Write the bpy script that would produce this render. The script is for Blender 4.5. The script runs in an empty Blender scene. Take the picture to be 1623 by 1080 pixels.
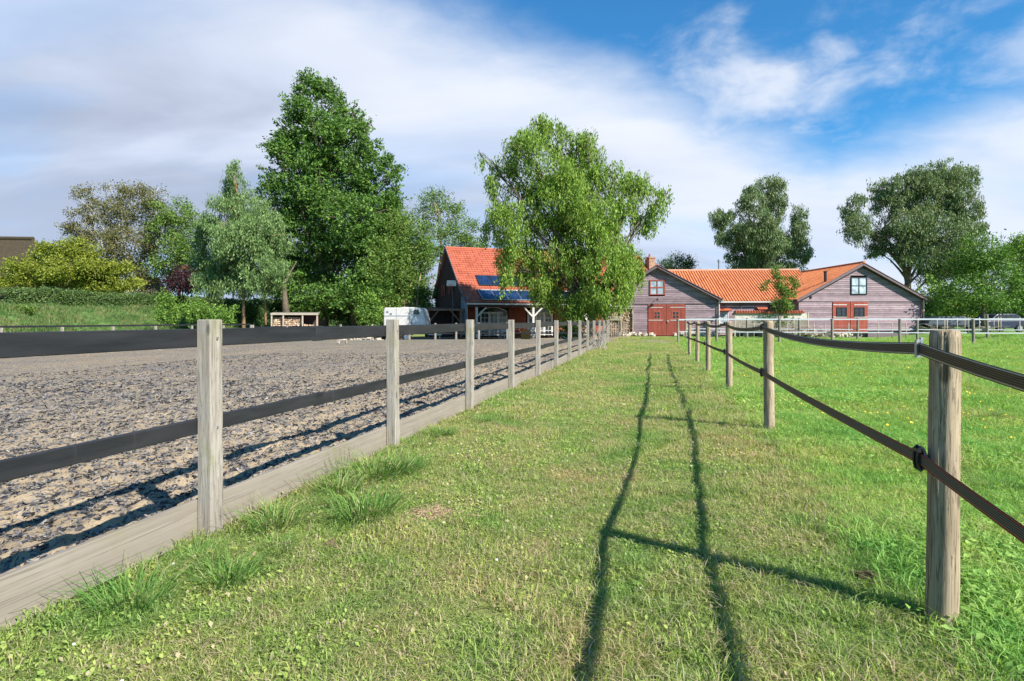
import bpy, math, random
import numpy as np
from mathutils import Vector, Matrix
R = math.radians
random.seed(7)
RNG = np.random.default_rng(11)
scene = bpy.context.scene
COL = scene.collection

# ------------------------------------------------------------------ camera, sky, sun, exposure
CAM_H = 1.35
cam_data = bpy.data.cameras.new('camera')
cam = bpy.data.objects.new('camera', cam_data)
COL.objects.link(cam)
cam.location = (0, 0, CAM_H)
cam.rotation_euler = (R(90), 0, 0)
cam_data.sensor_width = 36
cam_data.lens = 36 * 900 / 1623
cam_data.shift_y = -32 / 1623
cam_data.clip_start = 0.05
cam_data.clip_end = 6000
scene.camera = cam
scene.view_settings.view_transform = 'Standard'
scene.view_settings.look = 'None'
scene.view_settings.gamma = 1
scene.view_settings.use_curve_mapping = False
scene.view_settings.exposure = 1.25

SUN = Vector((0.93, -0.95, 1.0)).normalized()
sun_data = bpy.data.lights.new('sun', 'SUN')
sun_data.energy = 4.3
sun_data.angle = R(0.53)
sun_data.color = (1.0, 0.955, 0.89)
sun = bpy.data.objects.new('sun', sun_data)
COL.objects.link(sun)
sun.rotation_euler = SUN.to_track_quat('Z', 'Y').to_euler()
sun.location = (30, -30, 40)

world = bpy.data.worlds.new('World')
scene.world = world
world.use_nodes = True
wn = world.node_tree
wn.nodes.clear()


def N(nt, typ, **kw):
    n = nt.nodes.new(typ)
    for k, v in kw.items():
        if k.startswith('i_'):
            key = k[2:]
            key = int(key) if key.isdigit() else key.replace('_', ' ')
            n.inputs[key].default_value = v
        else:
            setattr(n, k, v)
    return n


def L(nt, a, b):
    nt.links.new(a, b)


def mth(nt, op, a, b=None, c=None, clamp=False):
    n = nt.nodes.new('ShaderNodeMath')
    n.operation = op
    n.use_clamp = clamp
    for i, v in enumerate((a, b, c)):
        if v is None:
            continue
        if isinstance(v, (int, float)):
            n.inputs[i].default_value = v
        else:
            nt.links.new(v, n.inputs[i])
    return n.outputs[0]


def ramp(nt, fac, stops, mode='LINEAR'):
    n = nt.nodes.new('ShaderNodeValToRGB')
    n.color_ramp.interpolation = mode
    el = n.color_ramp.elements
    while len(el) < len(stops):
        el.new(0.5)
    for e, (p, c) in zip(el, stops):
        e.position = p
        e.color = (*c, 1) if len(c) == 3 else c
    nt.links.new(fac, n.inputs[0])
    return n.outputs[0]


def mixc(nt, fac, a, b, blend='MIX'):
    n = nt.nodes.new('ShaderNodeMix')
    n.data_type = 'RGBA'
    n.blend_type = blend
    for sock, v in ((n.inputs[0], fac), (n.inputs[6], a), (n.inputs[7], b)):
        if isinstance(v, (int, float)):
            sock.default_value = v
        elif isinstance(v, tuple):
            sock.default_value = (*v, 1)
        else:
            nt.links.new(v, sock)
    return n.outputs[2]


def sstep(nt, v, a, b):
    n = nt.nodes.new('ShaderNodeMapRange')
    n.interpolation_type = 'SMOOTHSTEP'
    n.inputs[1].default_value = a
    n.inputs[2].default_value = b
    nt.links.new(v, n.inputs[0])
    return n.outputs[0]


def noise(nt, vec, scale, detail=4, rough=0.5, dist=0.0):
    n = nt.nodes.new('ShaderNodeTexNoise')
    n.inputs['Scale'].default_value = scale
    n.inputs['Detail'].default_value = detail
    n.inputs['Roughness'].default_value = rough
    n.inputs['Distortion'].default_value = dist
    if vec is not None:
        nt.links.new(vec, n.inputs['Vector'])
    return n.outputs[0]


def mapping(nt, vec, scale=(1, 1, 1), rot=(0, 0, 0), loc=(0, 0, 0)):
    n = nt.nodes.new('ShaderNodeMapping')
    n.inputs['Scale'].default_value = scale
    n.inputs['Rotation'].default_value = rot
    n.inputs['Location'].default_value = loc
    nt.links.new(vec, n.inputs['Vector'])
    return n.outputs[0]


def build_sky():
    nt = wn
    sky = nt.nodes.new('ShaderNodeTexSky')
    sky.sky_type = 'NISHITA'
    sky.sun_disc = False
    sky.sun_elevation = math.asin(SUN.z)
    sky.sun_rotation = math.atan2(SUN.x, SUN.y)
    sky.air_density = 1.0
    sky.dust_density = 0.3
    sky.ozone_density = 2.6
    tc = nt.nodes.new('ShaderNodeTexCoord')
    d = tc.outputs['Generated']
    sep = nt.nodes.new('ShaderNodeSeparateXYZ')
    L(nt, d, sep.inputs[0])
    x, y, z = sep.outputs
    # cloud layer seen from below: direction projected on a high plane
    zz = mth(nt, 'ADD', mth(nt, 'MAXIMUM', z, 0.0), 0.30)
    px = mth(nt, 'DIVIDE', x, zz)
    py = mth(nt, 'DIVIDE', y, zz)
    cmb = nt.nodes.new('ShaderNodeCombineXYZ')
    L(nt, px, cmb.inputs[0]); L(nt, py, cmb.inputs[1])
    P = cmb.outputs[0]

    def plane(v, off=0.0):
        n = nt.nodes.new('ShaderNodeVectorMath')
        n.operation = 'DOT_PRODUCT'
        L(nt, d, n.inputs[0])
        n.inputs[1].default_value = v
        return mth(nt, 'ADD', n.outputs['Value'], off)

    def puff(direction, scl, rough_scale, seed, lo=-0.5, hi=0.55, k=3.6, bias=0.38):
        rag = noise(nt, mapping(nt, d, (1.0, 1.0, 1.9), loc=(seed, seed * 0.7, 0.7)), rough_scale, 9, 0.56, 0.25)
        c0 = Vector(direction).normalized()
        n = nt.nodes.new('ShaderNodeVectorMath'); n.operation = 'SUBTRACT'
        L(nt, d, n.inputs[0]); n.inputs[1].default_value = c0
        n2 = nt.nodes.new('ShaderNodeVectorMath'); n2.operation = 'MULTIPLY'
        L(nt, n.outputs[0], n2.inputs[0]); n2.inputs[1].default_value = scl
        n3 = nt.nodes.new('ShaderNodeVectorMath'); n3.operation = 'LENGTH'
        L(nt, n2.outputs[0], n3.inputs[0])
        return sstep(nt, mth(nt, 'SUBTRACT', mth(nt, 'MULTIPLY', mth(nt, 'SUBTRACT', rag, bias), k), n3.outputs['Value']), lo, hi)
    h1 = plane((0.33, -0.467, 0.82), 0.048)
    h2 = plane((-0.374, -0.042, 0.925), 0.0)
    clear = mth(nt, 'MINIMUM', h1, h2)
    big = noise(nt, mapping(nt, P, (1, 1, 1), loc=(3.1, 0.4, 0)), 1.6, 4, 0.5, 0.2)
    fine = noise(nt, mapping(nt, P, (1.0, 1.4, 1), rot=(0, 0, 0.5), loc=(1.2, 5.3, 0)), 5.0, 8, 0.58, 0.3)
    wob = mth(nt, 'ADD', mth(nt, 'MULTIPLY', mth(nt, 'SUBTRACT', big, 0.5), 0.10),
              mth(nt, 'MULTIPLY', mth(nt, 'SUBTRACT', fine, 0.5), 0.075))
    cover = mth(nt, 'SUBTRACT', 1.0, sstep(nt, mth(nt, 'ADD', clear, wob), -0.075, 0.055))
    cover = mth(nt, 'MAXIMUM', cover, mth(nt, 'MULTIPLY', puff((0.37, 1.0, 0.375), (5.2, 5.2, 9.5), 8.0, 0.3, -0.8, 0.9), 0.85))
    cover = mth(nt, 'MAXIMUM', cover, mth(nt, 'MULTIPLY', puff((0.57, 1.0, 0.43), (5.2, 5.2, 17.0), 11.0, 2.3, -0.7, 0.9), 0.65))
    cover = mth(nt, 'MAXIMUM', cover, mth(nt, 'MULTIPLY', puff((0.92, 1.0, 0.47), (8.0, 8.0, 12.0), 8.0, 5.1), 0.45))
    # thin places in the sheet let some blue through
    thin = noise(nt, mapping(nt, P, (0.7, 1.5, 1), rot=(0, 0, 0.15), loc=(0.7, 9.0, 0)), 1.5, 6, 0.5, 0.3)
    low = mth(nt, 'SUBTRACT', 1.0, sstep(nt, z, 0.02, 0.32))
    cover = mth(nt, 'MULTIPLY', cover, mth(nt, 'SUBTRACT', 1.0, mth(nt, 'MULTIPLY', sstep(nt, thin, 0.45, 0.65), 0.22)))
    shade = noise(nt, mapping(nt, P, (0.75, 1.9, 1), rot=(0, 0, 0.10), loc=(4.4, 1.7, 0)), 1.25, 7, 0.5, 0.35)
    # brighter towards the gap (thinner cloud), greyer away from it
    br = sstep(nt, mth(nt, 'ADD', h1, mth(nt, 'MULTIPLY', mth(nt, 'SUBTRACT', shade, 0.5), 0.75)), -0.42, 0.05)
    ccol = ramp(nt, br, [(0.0, (3.4, 3.9, 5.1)), (0.42, (5.2, 5.85, 7.2)), (1.0, (6.9, 7.3, 8.1))])
    hz = mth(nt, 'MULTIPLY', low, 0.35)
    ccol = mixc(nt, hz, ccol, (5.0, 6.3, 8.6))
    skyc = mixc(nt, 1.0, sky.outputs[0], (0.42, 1.17, 1.55), 'MULTIPLY')
    out = mixc(nt, cover, skyc, ccol)
    bg = nt.nodes.new('ShaderNodeBackground')
    bg.inputs['Strength'].default_value = 0.054
    L(nt, out, bg.inputs[0])
    wo = nt.nodes.new('ShaderNodeOutputWorld')
    L(nt, bg.outputs[0], wo.inputs[0])


build_sky()

# ------------------------------------------------------------------ frame of the place
# s runs along the two long fences (away), t across (to the right); t = 0 is the arena fence
SL = 0.2525
D2 = Vector((SL, 1.0)).normalized()
N2 = Vector((D2.y, -D2.x))
O2 = Vector((-2.823, 0.0))
YAW = -math.atan(SL)
S_BACK, T_FAR = 34.7, -24.5


def st(s, t, z=0.0):
    p = O2 + D2 * s + N2 * t
    return Vector((p.x, p.y, z))


def at(u, v, Y):
    """the place that shows at pixel (u, v) of the photograph when it stands Y metres away"""
    return Vector(((u - 811.5) / 900 * Y, Y, CAM_H - (v - 508) / 900 * Y))


def ss(x, a, b):
    x = np.clip((x - a) / (b - a), 0, 1)
    return x * x * (3 - 2 * x)


def vnoise(x, y, scale, seed=0):
    rs = np.random.default_rng(seed)
    tab = rs.random((256, 256))
    x = np.asarray(x, float) * scale + 1000
    y = np.asarray(y, float) * scale + 1000
    xi = np.floor(x).astype(int); yi = np.floor(y).astype(int)
    fx = x - xi; fy = y - yi
    fx = fx * fx * (3 - 2 * fx); fy = fy * fy * (3 - 2 * fy)
    a = tab[xi % 256, yi % 256]; b = tab[(xi + 1) % 256, yi % 256]
    c = tab[xi % 256, (yi + 1) % 256]; d = tab[(xi + 1) % 256, (yi + 1) % 256]
    return (a * (1 - fx) + b * fx) * (1 - fy) + (c * (1 - fx) + d * fx) * fy


def to_st(X, Y):
    dx, dy = np.asarray(X) - O2.x, np.asarray(Y) - O2.y
    return dx * D2.x + dy * D2.y, dx * N2.x + dy * N2.y


def gz_st(s, t):
    s = np.asarray(s, float); t = np.asarray(t, float)
    z = 0.035 * (vnoise(s, t, 0.45, 3) - 0.5) * ss(t, 0.3, 1.0)
    z = z - 0.09 * np.exp(-((t - 2.1) / 1.1) ** 2) * (1 - ss(s, 14, 24)) * ss(t, 0, 0.6)
    z = z - 0.10 * ss(-t, 0, 1) - 0.21 * ss(-t, 2, 24)
    # dike on the left
    z = z + 2.72 * ss(-t, 37.5, 45.5) * ss(s, -30, 5)
    z = z + 0.10 * (vnoise(s, t, 0.6, 5) - 0.5) * ss(-t, 30, 40)
    # higher ground in front of the right barn
    z = z + 0.42 * ss(t, 19.5, 25) * ss(s, 37, 44)
    inside = (t < -0.06) & (t > T_FAR + 0.04) & (s < S_BACK - 0.04)
    return np.where(inside, z - 0.6, z)


def gz(X, Y):
    s, t = to_st(X, Y)
    return gz_st(s, t)


def arena_z(t):
    return -0.08 - 0.21 * ss(-np.asarray(t, float), 2, 24)


# ------------------------------------------------------------------ object helpers
def tag(o, label=None, cat=None, group=None, kind=None):
    if label: o['label'] = label
    if cat: o['category'] = cat
    if group: o['group'] = group
    if kind: o['kind'] = kind
    return o


def thing(name, label, cat, loc=(0, 0, 0), rz=0.0, group=None, kind=None):
    o = bpy.data.objects.new(name, None)
    COL.objects.link(o)
    o.location = loc
    o.rotation_euler = (0, 0, rz)
    return tag(o, label, cat, group, kind)


def link(name, me, material=None, parent=None, loc=None, rz=None):
    o = bpy.data.objects.new(name, me)
    COL.objects.link(o)
    if material is not None and not me.materials:
        me.materials.append(material)
    if parent is not None:
        o.parent = parent
    if loc is not None:
        o.location = loc
    if rz is not None:
        o.rotation_euler = (0, 0, rz)
    return o


def copy_tree(o, parent=None, **props):
    c = o.copy()
    COL.objects.link(c)
    c.parent = parent
    for ch in list(o.children):
        copy_tree(ch, c)
    for k, v in props.items():
        c[k] = v
    return c


class MB:
    def __init__(self):
        self.v = []; self.f = []; self.rnd = []; self._r = 0.5

    def part(self, r=None):
        self._r = random.random() if r is None else r
        return self

    def add(self, vs, fs):
        b = len(self.v)
        self.v += [tuple(p) for p in vs]
        self.rnd += [self._r] * len(vs)
        self.f += [tuple(i + b for i in f) for f in fs]

    def box(self, c, s, rz=0.0, rx=0.0, ry=0.0):
        hx, hy, hz = s[0] / 2, s[1] / 2, s[2] / 2
        M = Matrix.Rotation(rz, 3, 'Z') @ Matrix.Rotation(ry, 3, 'Y') @ Matrix.Rotation(rx, 3, 'X')
        vs = [M @ Vector((x * hx, y * hy, z * hz)) + Vector(c) for x in (-1, 1) for y in (-1, 1) for z in (-1, 1)]
        self.add(vs, [(0, 1, 3, 2), (4, 6, 7, 5), (0, 4, 5, 1), (2, 3, 7, 6), (0, 2, 6, 4), (1, 5, 7, 3)])

    def b(self, x0, x1, y0, y1, z0, z1):
        self.box(((x0 + x1) / 2, (y0 + y1) / 2, (z0 + z1) / 2), (abs(x1 - x0), abs(y1 - y0), abs(z1 - z0)))

    def beam(self, p0, p1, w, h, up=(0, 0, 1)):
        p0, p1 = Vector(p0), Vector(p1)
        d = (p1 - p0).normalized()
        s = d.cross(Vector(up))
        if s.length < 1e-4: s = d.cross(Vector((1, 0, 0)))
        s.normalize()
        u = s.cross(d)
        vs = []
        for p in (p0, p1):
            for a, b_ in ((-1, -1), (1, -1), (1, 1), (-1, 1)):
                vs.append(p + s * a * w / 2 + u * b_ * h / 2)
        self.add(vs, [(3, 2, 1, 0), (4, 5, 6, 7), (0, 1, 5, 4), (1, 2, 6, 5), (2, 3, 7, 6), (3, 0, 4, 7)])

    def tube(self, pts, rad, n=6, cap=True):
        pts = [Vector(p) for p in pts]
        if isinstance(rad, (int, float)): rad = [rad] * len(pts)
        vs = []
        for i, p in enumerate(pts):
            d = (pts[min(i + 1, len(pts) - 1)] - pts[max(i - 1, 0)]).normalized()
            a = d.cross(Vector((0.31, 0.95, 0.02)))
            if a.length < 0.1: a = d.cross(Vector((1, 0, 0)))
            a.normalize(); b_ = d.cross(a)
            for k in range(n):
                an = 2 * math.pi * k / n
                vs.append(p + (a * math.cos(an) + b_ * math.sin(an)) * rad[i])
        fs = []
        for i in range(len(pts) - 1):
            for k in range(n):
                k2 = (k + 1) % n
                fs.append((i * n + k, i * n + k2, (i + 1) * n + k2, (i + 1) * n + k))
        if cap:
            fs.append(tuple(range(n))[::-1]); fs.append(tuple((len(pts) - 1) * n + k for k in range(n)))
        self.add(vs, fs)

    def prism(self, prof, y0, y1, axis='y'):
        """closed profile of (x, z) extruded along y"""
        n = len(prof)
        if axis == 'y':
            vs = [(x, y0, z) for x, z in prof] + [(x, y1, z) for x, z in prof]
        else:
            vs = [(y0, x, z) for x, z in prof] + [(y1, x, z) for x, z in prof]
        fs = [tuple(range(n)), tuple(range(2 * n - 1, n - 1, -1))]
        fs += [(i, (i + 1) % n + 0, (i + 1) % n + n, i + n)[::-1] for i in range(n)]
        self.add(vs, fs)

    def mesh(self, name, smooth=False, bevel=0):
        me = bpy.data.meshes.new(name)
        me.from_pydata(self.v, [], self.f)
        a = me.attributes.new('rnd', 'FLOAT', 'POINT')
        a.data.foreach_set('value', np.array(self.rnd, dtype=np.float32))
        me.update()
        if smooth:
            me.shade_smooth()
        return me

    def build(self, name, material, parent=None, kind=None, smooth=False, bevel=0, label=None, loc=None, rz=None):
        o = link(name, self.mesh(name, smooth), material, parent, loc, rz)
        if bevel:
            m = o.modifiers.new('bevel', 'BEVEL'); m.width = bevel; m.segments = 2; m.limit_method = 'ANGLE'
        if kind: o['kind'] = kind
        if label: o['label'] = label
        return o


def np_mesh(name, V, F, attrs=None, smooth=False):
    """V (n,3), F (m,k) with k=3 or 4"""
    me = bpy.data.meshes.new(name)
    k = F.shape[1]
    me.vertices.add(len(V)); me.vertices.foreach_set('co', V.astype(np.float32).ravel())
    me.loops.add(F.size); me.loops.foreach_set('vertex_index', F.astype(np.int32).ravel())
    me.polygons.add(len(F)); me.polygons.foreach_set('loop_start', np.arange(0, F.size, k, dtype=np.int32))
    if smooth:
        me.polygons.foreach_set('use_smooth', np.ones(len(F), dtype=bool))
    for nm, arr in (attrs or {}).items():
        a = me.attributes.new(nm, 'FLOAT', 'POINT')
        a.data.foreach_set('value', arr.astype(np.float32))
    me.update(calc_edges=True)
    me.validate()
    return me


# ------------------------------------------------------------------ materials
def new_mat(name, rough=0.8, spec=0.3):
    m = bpy.data.materials.new(name)
    m.use_nodes = True
    nt = m.node_tree
    bs = nt.nodes['Principled BSDF']
    bs.inputs['Roughness'].default_value = rough
    bs.inputs['Specular IOR Level'].default_value = spec
    return m, nt, bs


def bump(nt, bs, h, strength=0.5, dist=0.02):
    n = nt.nodes.new('ShaderNodeBump')
    n.inputs['Strength'].default_value = strength
    n.inputs['Distance'].default_value = dist
    L(nt, h, n.inputs['Height'])
    L(nt, n.outputs[0], bs.inputs['Normal'])


def obj_vec(nt, jitter=True):
    tc = nt.nodes.new('ShaderNodeTexCoord')
    if not jitter: return tc.outputs['Object']
    oi = nt.nodes.new('ShaderNodeObjectInfo')
    n = nt.nodes.new('ShaderNodeVectorMath'); n.operation = 'ADD'
    L(nt, tc.outputs['Object'], n.inputs[0])
    c = nt.nodes.new('ShaderNodeCombineXYZ')
    m = mth(nt, 'MULTIPLY', oi.outputs['Random'], 57.0)
    for i in range(3): L(nt, m, c.inputs[i])
    L(nt, c.outputs[0], n.inputs[1])
    return n.outputs[0]


def attr(nt, name):
    a = nt.nodes.new('ShaderNodeAttribute'); a.attribute_name = name
    return a.outputs['Fac']


def simple(name, c, rough=0.7, spec=0.3, var=0.12, scale=6, metal=0.0):
    m, nt, bs = new_mat(name, rough, spec)
    v = noise(nt, obj_vec(nt), scale, 4, 0.6)
    lo = tuple(x * (1 - var) for x in c); hi = tuple(min(1, x * (1 + var)) for x in c)
    L(nt, ramp(nt, v, [(0.3, lo), (0.7, hi)]), bs.inputs['Base Color'])
    bs.inputs['Metallic'].default_value = metal
    return m


def wood(name, dark, light, stretch=(14, 14, 0.7), moss=None, rough=0.9, per_part=0.0, gap=None, bstr=0.5, scale=3.0, knots=False):
    """weathered wood, grain along the axis that is least stretched"""
    m, nt, bs = new_mat(name, rough, 0.15)
    ov = obj_vec(nt)
    g = noise(nt, mapping(nt, ov, stretch), scale, 8, 0.62, 0.4)
    g2 = noise(nt, mapping(nt, ov, tuple(s * 3.4 for s in stretch)), scale, 4, 0.6)
    blot = noise(nt, ov, 2.3, 4, 0.6)
    f = mth(nt, 'ADD', mth(nt, 'MULTIPLY', g, 0.7), mth(nt, 'MULTIPLY', blot, 0.3))
    c = ramp(nt, f, [(0.34, dark), (0.50, tuple((a + b) / 2 for a, b in zip(dark, light))), (0.62, light)])
    crack = sstep(nt, g2, 0.36, 0.44)
    c = mixc(nt, mth(nt, 'MULTIPLY', mth(nt, 'SUBTRACT', 1.0, crack), 0.45), c, tuple(x * 0.45 for x in dark))
    if knots:
        kv = nt.nodes.new('ShaderNodeTexVoronoi'); kv.inputs['Scale'].default_value = 1.0
        L(nt, mapping(nt, ov, tuple(7.0 if s_ > 1 else 3.2 for s_ in stretch)), kv.inputs['Vector'])
        kd = kv.outputs['Distance']
        c = mixc(nt, mth(nt, 'MULTIPLY', mth(nt, 'SUBTRACT', 1.0, sstep(nt, kd, 0.10, 0.19)), 0.75), c, tuple(x * 0.35 for x in dark))
        cr = noise(nt, mapping(nt, ov, tuple(s_ * (1.6 if s_ > 1 else 0.5) for s_ in stretch)), 1.3, 3, 0.5, 0.2)
        line = mth(nt, 'ABSOLUTE', mth(nt, 'SUBTRACT', cr, 0.52))
        c = mixc(nt, mth(nt, 'MULTIPLY', mth(nt, 'SUBTRACT', 1.0, sstep(nt, line, 0.004, 0.012)), 0.6), c, tuple(x * 0.3 for x in dark))
    if per_part:
        r = attr(nt, 'rnd')
        s = mth(nt, 'ADD', 1 - per_part, mth(nt, 'MULTIPLY', r, 2 * per_part))
        v = nt.nodes.new('ShaderNodeVectorMath'); v.operation = 'SCALE'
        L(nt, c, v.inputs[0]); L(nt, s, v.inputs['Scale'])
        c = v.outputs[0]
    if moss:
        col, amt = moss
        mn = sstep(nt, noise(nt, ov, 3.1, 6, 0.65), 0.5, 0.75)
        c = mixc(nt, mth(nt, 'MULTIPLY', mn, amt), c, col)
    L(nt, c, bs.inputs['Base Color'])
    bump(nt, bs, mth(nt, 'ADD', g, mth(nt, 'MULTIPLY', crack, 0.6)), bstr, 0.006)
    return m


def foliage(name, cols, trans=0.35, rough=0.5, spec=0.25, patch=None):
    """cols: list of (pos, rgb) over the per-leaf random value; patch mixes a second tint over whole twigs"""
    m, nt, bs = new_mat(name, rough, spec)
    r = attr(nt, 'rnd')
    c = ramp(nt, r, cols)
    if patch:
        r2 = attr(nt, 'clump')
        c = mixc(nt, mth(nt, 'MULTIPLY', sstep(nt, r2, patch[1], 1.0), patch[2]), c, patch[0])
    L(nt, c, bs.inputs['Base Color'])
    tr = nt.nodes.new('ShaderNodeBsdfTranslucent')
    tcol = mixc(nt, 1.0, c, (1.25, 1.35, 0.55), 'MULTIPLY')
    L(nt, tcol, tr.inputs[0])
    mx = nt.nodes.new('ShaderNodeMixShader'); mx.inputs[0].default_value = trans
    L(nt, bs.outputs[0], mx.inputs[1]); L(nt, tr.outputs[0], mx.inputs[2])
    L(nt, mx.outputs[0], nt.nodes['Material Output'].inputs[0])
    return m


def world_pos(nt):
    return nt.nodes.new('ShaderNodeNewGeometry').outputs['Position']


M = {}
M['post'] = wood('weathered_post_wood', (0.215, 0.185, 0.15), (0.355, 0.325, 0.28), moss=((0.17, 0.18, 0.06), 0.6), knots=True)
M['kick'] = wood('kick_board_wood', (0.200, 0.172, 0.135), (0.262, 0.230, 0.187), stretch=(0.15, 9, 9), moss=((0.17, 0.17, 0.07), 0.5), bstr=.12)
M['round_post'] = wood('round_post_wood', (0.20, 0.145, 0.09), (0.40, 0.32, 0.22), stretch=(11, 11, 0.8), bstr=0.8, knots=True)
M['grey_wood'] = wood('grey_wood', (0.13, 0.115, 0.09), (0.27, 0.24, 0.195))
M['pale_wood'] = wood('pale_wood', (0.26, 0.22, 0.165), (0.40, 0.35, 0.27), stretch=(9, 9, 0.8))
M['siding'] = wood('purple_grey_siding', (0.185, 0.130, 0.140), (0.315, 0.240, 0.258), stretch=(0.7, 9, 14), per_part=0.22, scale=2.0)
M['siding_trim'] = simple('siding_trim', (0.14, 0.105, 0.115), 0.8, 0.2, 0.2)
M['siding_grey'] = wood('blue_grey_siding', (0.17, 0.19, 0.20), (0.28, 0.30, 0.315), stretch=(0.7, 9, 14), per_part=0.1)
M['siding_red'] = wood('red_brown_siding', (0.15, 0.038, 0.020), (0.27, 0.08, 0.045), stretch=(0.7, 9, 14), per_part=0.15)
M['red_wood'] = wood('faded_red_boards', (0.22, 0.050, 0.034), (0.33, 0.088, 0.062), stretch=(9, 9, 0.7), per_part=0.12)
M['red_frame'] = simple('red_frame', (0.30, 0.075, 0.05), 0.7)
M['dark_brick'] = simple('dark_brick', (0.075, 0.045, 0.042), 0.9, 0.1, 0.4, 9)
M['orange_sheet'] = None
M['white_paint'] = simple('white_paint', (0.47, 0.455, 0.42), 0.55, 0.4, 0.14)
M['white_trim'] = simple('white_trim', (0.48, 0.46, 0.42), 0.6, 0.3, 0.1)
M['white_rail'] = simple('white_rail', (0.47, 0.49, 0.50), 0.45, 0.4, 0.06)
M['black_metal'] = simple('black_metal', (0.02, 0.021, 0.024), 0.4, 0.4, 0.1)
M['steel'] = simple('galvanised_steel', (0.45, 0.46, 0.48), 0.35, 0.5, 0.1, metal=0.8)
M['rubber'] = simple('rubber', (0.018, 0.018, 0.018), 0.8, 0.3)
M['plastic_black'] = simple('black_plastic', (0.015, 0.015, 0.017), 0.35, 0.5)
M['concrete'] = simple('pale_concrete', (0.42, 0.39, 0.33), 0.9, 0.1, 0.25, 8)
M['stone'] = simple('pale_stone', (0.40, 0.34, 0.27), 0.9, 0.15, 0.35, 4)
M['bark'] = wood('bark', (0.055, 0.043, 0.030), (0.17, 0.14, 0.10), stretch=(5, 5, 1.2))
M['bark_light'] = wood('pale_bark', (0.20, 0.14, 0.085), (0.40, 0.29, 0.18), stretch=(4, 4, 1.5))
M['bark_birch'] = wood('birch_bark', (0.42, 0.39, 0.35), (0.66, 0.63, 0.58), stretch=(2, 2, 5))
M['bark_orange'] = wood('orange_bark', (0.26, 0.14, 0.07), (0.42, 0.26, 0.14), stretch=(4, 4, 1.5))
M['twig'] = simple('grey_twigs', (0.24, 0.22, 0.19), 0.9, 0.1, 0.3, 8)
M['orange_plastic'] = simple('orange_plastic', (0.62, 0.22, 0.04), 0.5)
M['brick'] = simple('chimney_brick', (0.28, 0.17, 0.11), 0.9, 0.1, 0.3, 6)
M['dark_wood'] = simple('dark_stained_wood', (0.055, 0.032, 0.026), 0.8, 0.2, 0.3)
M['brown_wood'] = wood('brown_wood', (0.13, 0.07, 0.045), (0.26, 0.15, 0.10))


def glass(name, c, rough=0.08):
    m, nt, bs = new_mat(name, rough, 0.6)
    v = noise(nt, obj_vec(nt), 2.4, 3, 0.5)
    L(nt, ramp(nt, v, [(0.35, tuple(x * 0.5 for x in c)), (0.65, c)]), bs.inputs['Base Color'])
    return m


M['glass_dark'] = glass('dark_glass', (0.03, 0.035, 0.045))
M['glass_pale'] = glass('curtained_glass', (0.42, 0.50, 0.55), 0.15)
M['solar'] = glass('solar_glass', (0.014, 0.032, 0.085), 0.12)


def mat_rail():
    m, nt, bs = new_mat('black_recycled_plastic_rail', 0.5, 0.35)
    ov = obj_vec(nt)
    a = noise(nt, mapping(nt, ov, (0.6, 3, 5)), 3.0, 6, 0.6)
    drip = noise(nt, mapping(nt, ov, (9, 9, 0.5)), 2.0, 3, 0.5)
    c = ramp(nt, a, [(0.3, (0.009, 0.010, 0.012)), (0.7, (0.026, 0.026, 0.029))])
    c = mixc(nt, mth(nt, 'MULTIPLY', sstep(nt, drip, 0.68, 0.76), 0.35), c, (0.16, 0.15, 0.13))
    L(nt, c, bs.inputs['Base Color'])
    bump(nt, bs, a, 0.3, 0.004)
    return m


M['rail'] = mat_rail()


def mat_tape(name, edge, line):
    """woven electric tape: dark strands with pale threads running along it; v coordinate in attribute 'across'"""
    m, nt, bs = new_mat(name, 0.6, 0.3)
    a = attr(nt, 'across')
    w = mth(nt, 'SINE', mth(nt, 'MULTIPLY', a, 2 * math.pi * 7))
    c = ramp(nt, mth(nt, 'MULTIPLY_ADD', w, 0.5, 0.5), [(0.0, (0.020, 0.012, 0.009)), (0.55, (0.036, 0.022, 0.016)), (0.95, line)])
    e = mth(nt, 'ABSOLUTE', mth(nt, 'SUBTRACT', a, 0.5))
    c = mixc(nt, mth(nt, 'MULTIPLY', sstep(nt, e, 0.35, 0.37), 1.0), c, edge)
    c = mixc(nt, sstep(nt, e, 0.43, 0.45), c, (0.02, 0.015, 0.013))
    L(nt, c, bs.inputs['Base Color'])
    bump(nt, bs, w, 0.4, 0.001)
    return m


M['tape_top'] = mat_tape('brown_white_tape', (0.40, 0.36, 0.32), (0.15, 0.105, 0.075))
M['tape_low'] = mat_tape('black_red_tape', (0.36, 0.035, 0.03), (0.15, 0.145, 0.15))


def mat_roof(name, dark, light, odd, lichen=0.0):
    m, nt, bs = new_mat(name, 0.75, 0.25)
    r = attr(nt, 'rnd')
    wv = noise(nt, obj_vec(nt, False), 0.7, 5, 0.6)
    c = ramp(nt, mth(nt, 'ADD', mth(nt, 'MULTIPLY', r, 0.5), mth(nt, 'MULTIPLY', wv, 0.5)), [(0.25, dark), (0.6, light), (0.9, odd)])
    if lichen:
        ln = noise(nt, obj_vec(nt, False), 3.0, 6, 0.7)
        c = mixc(nt, mth(nt, 'MULTIPLY', sstep(nt, ln, 0.55, 0.7), lichen), c, (0.17, 0.14, 0.05))
    L(nt, c, bs.inputs['Base Color'])
    return m


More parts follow.
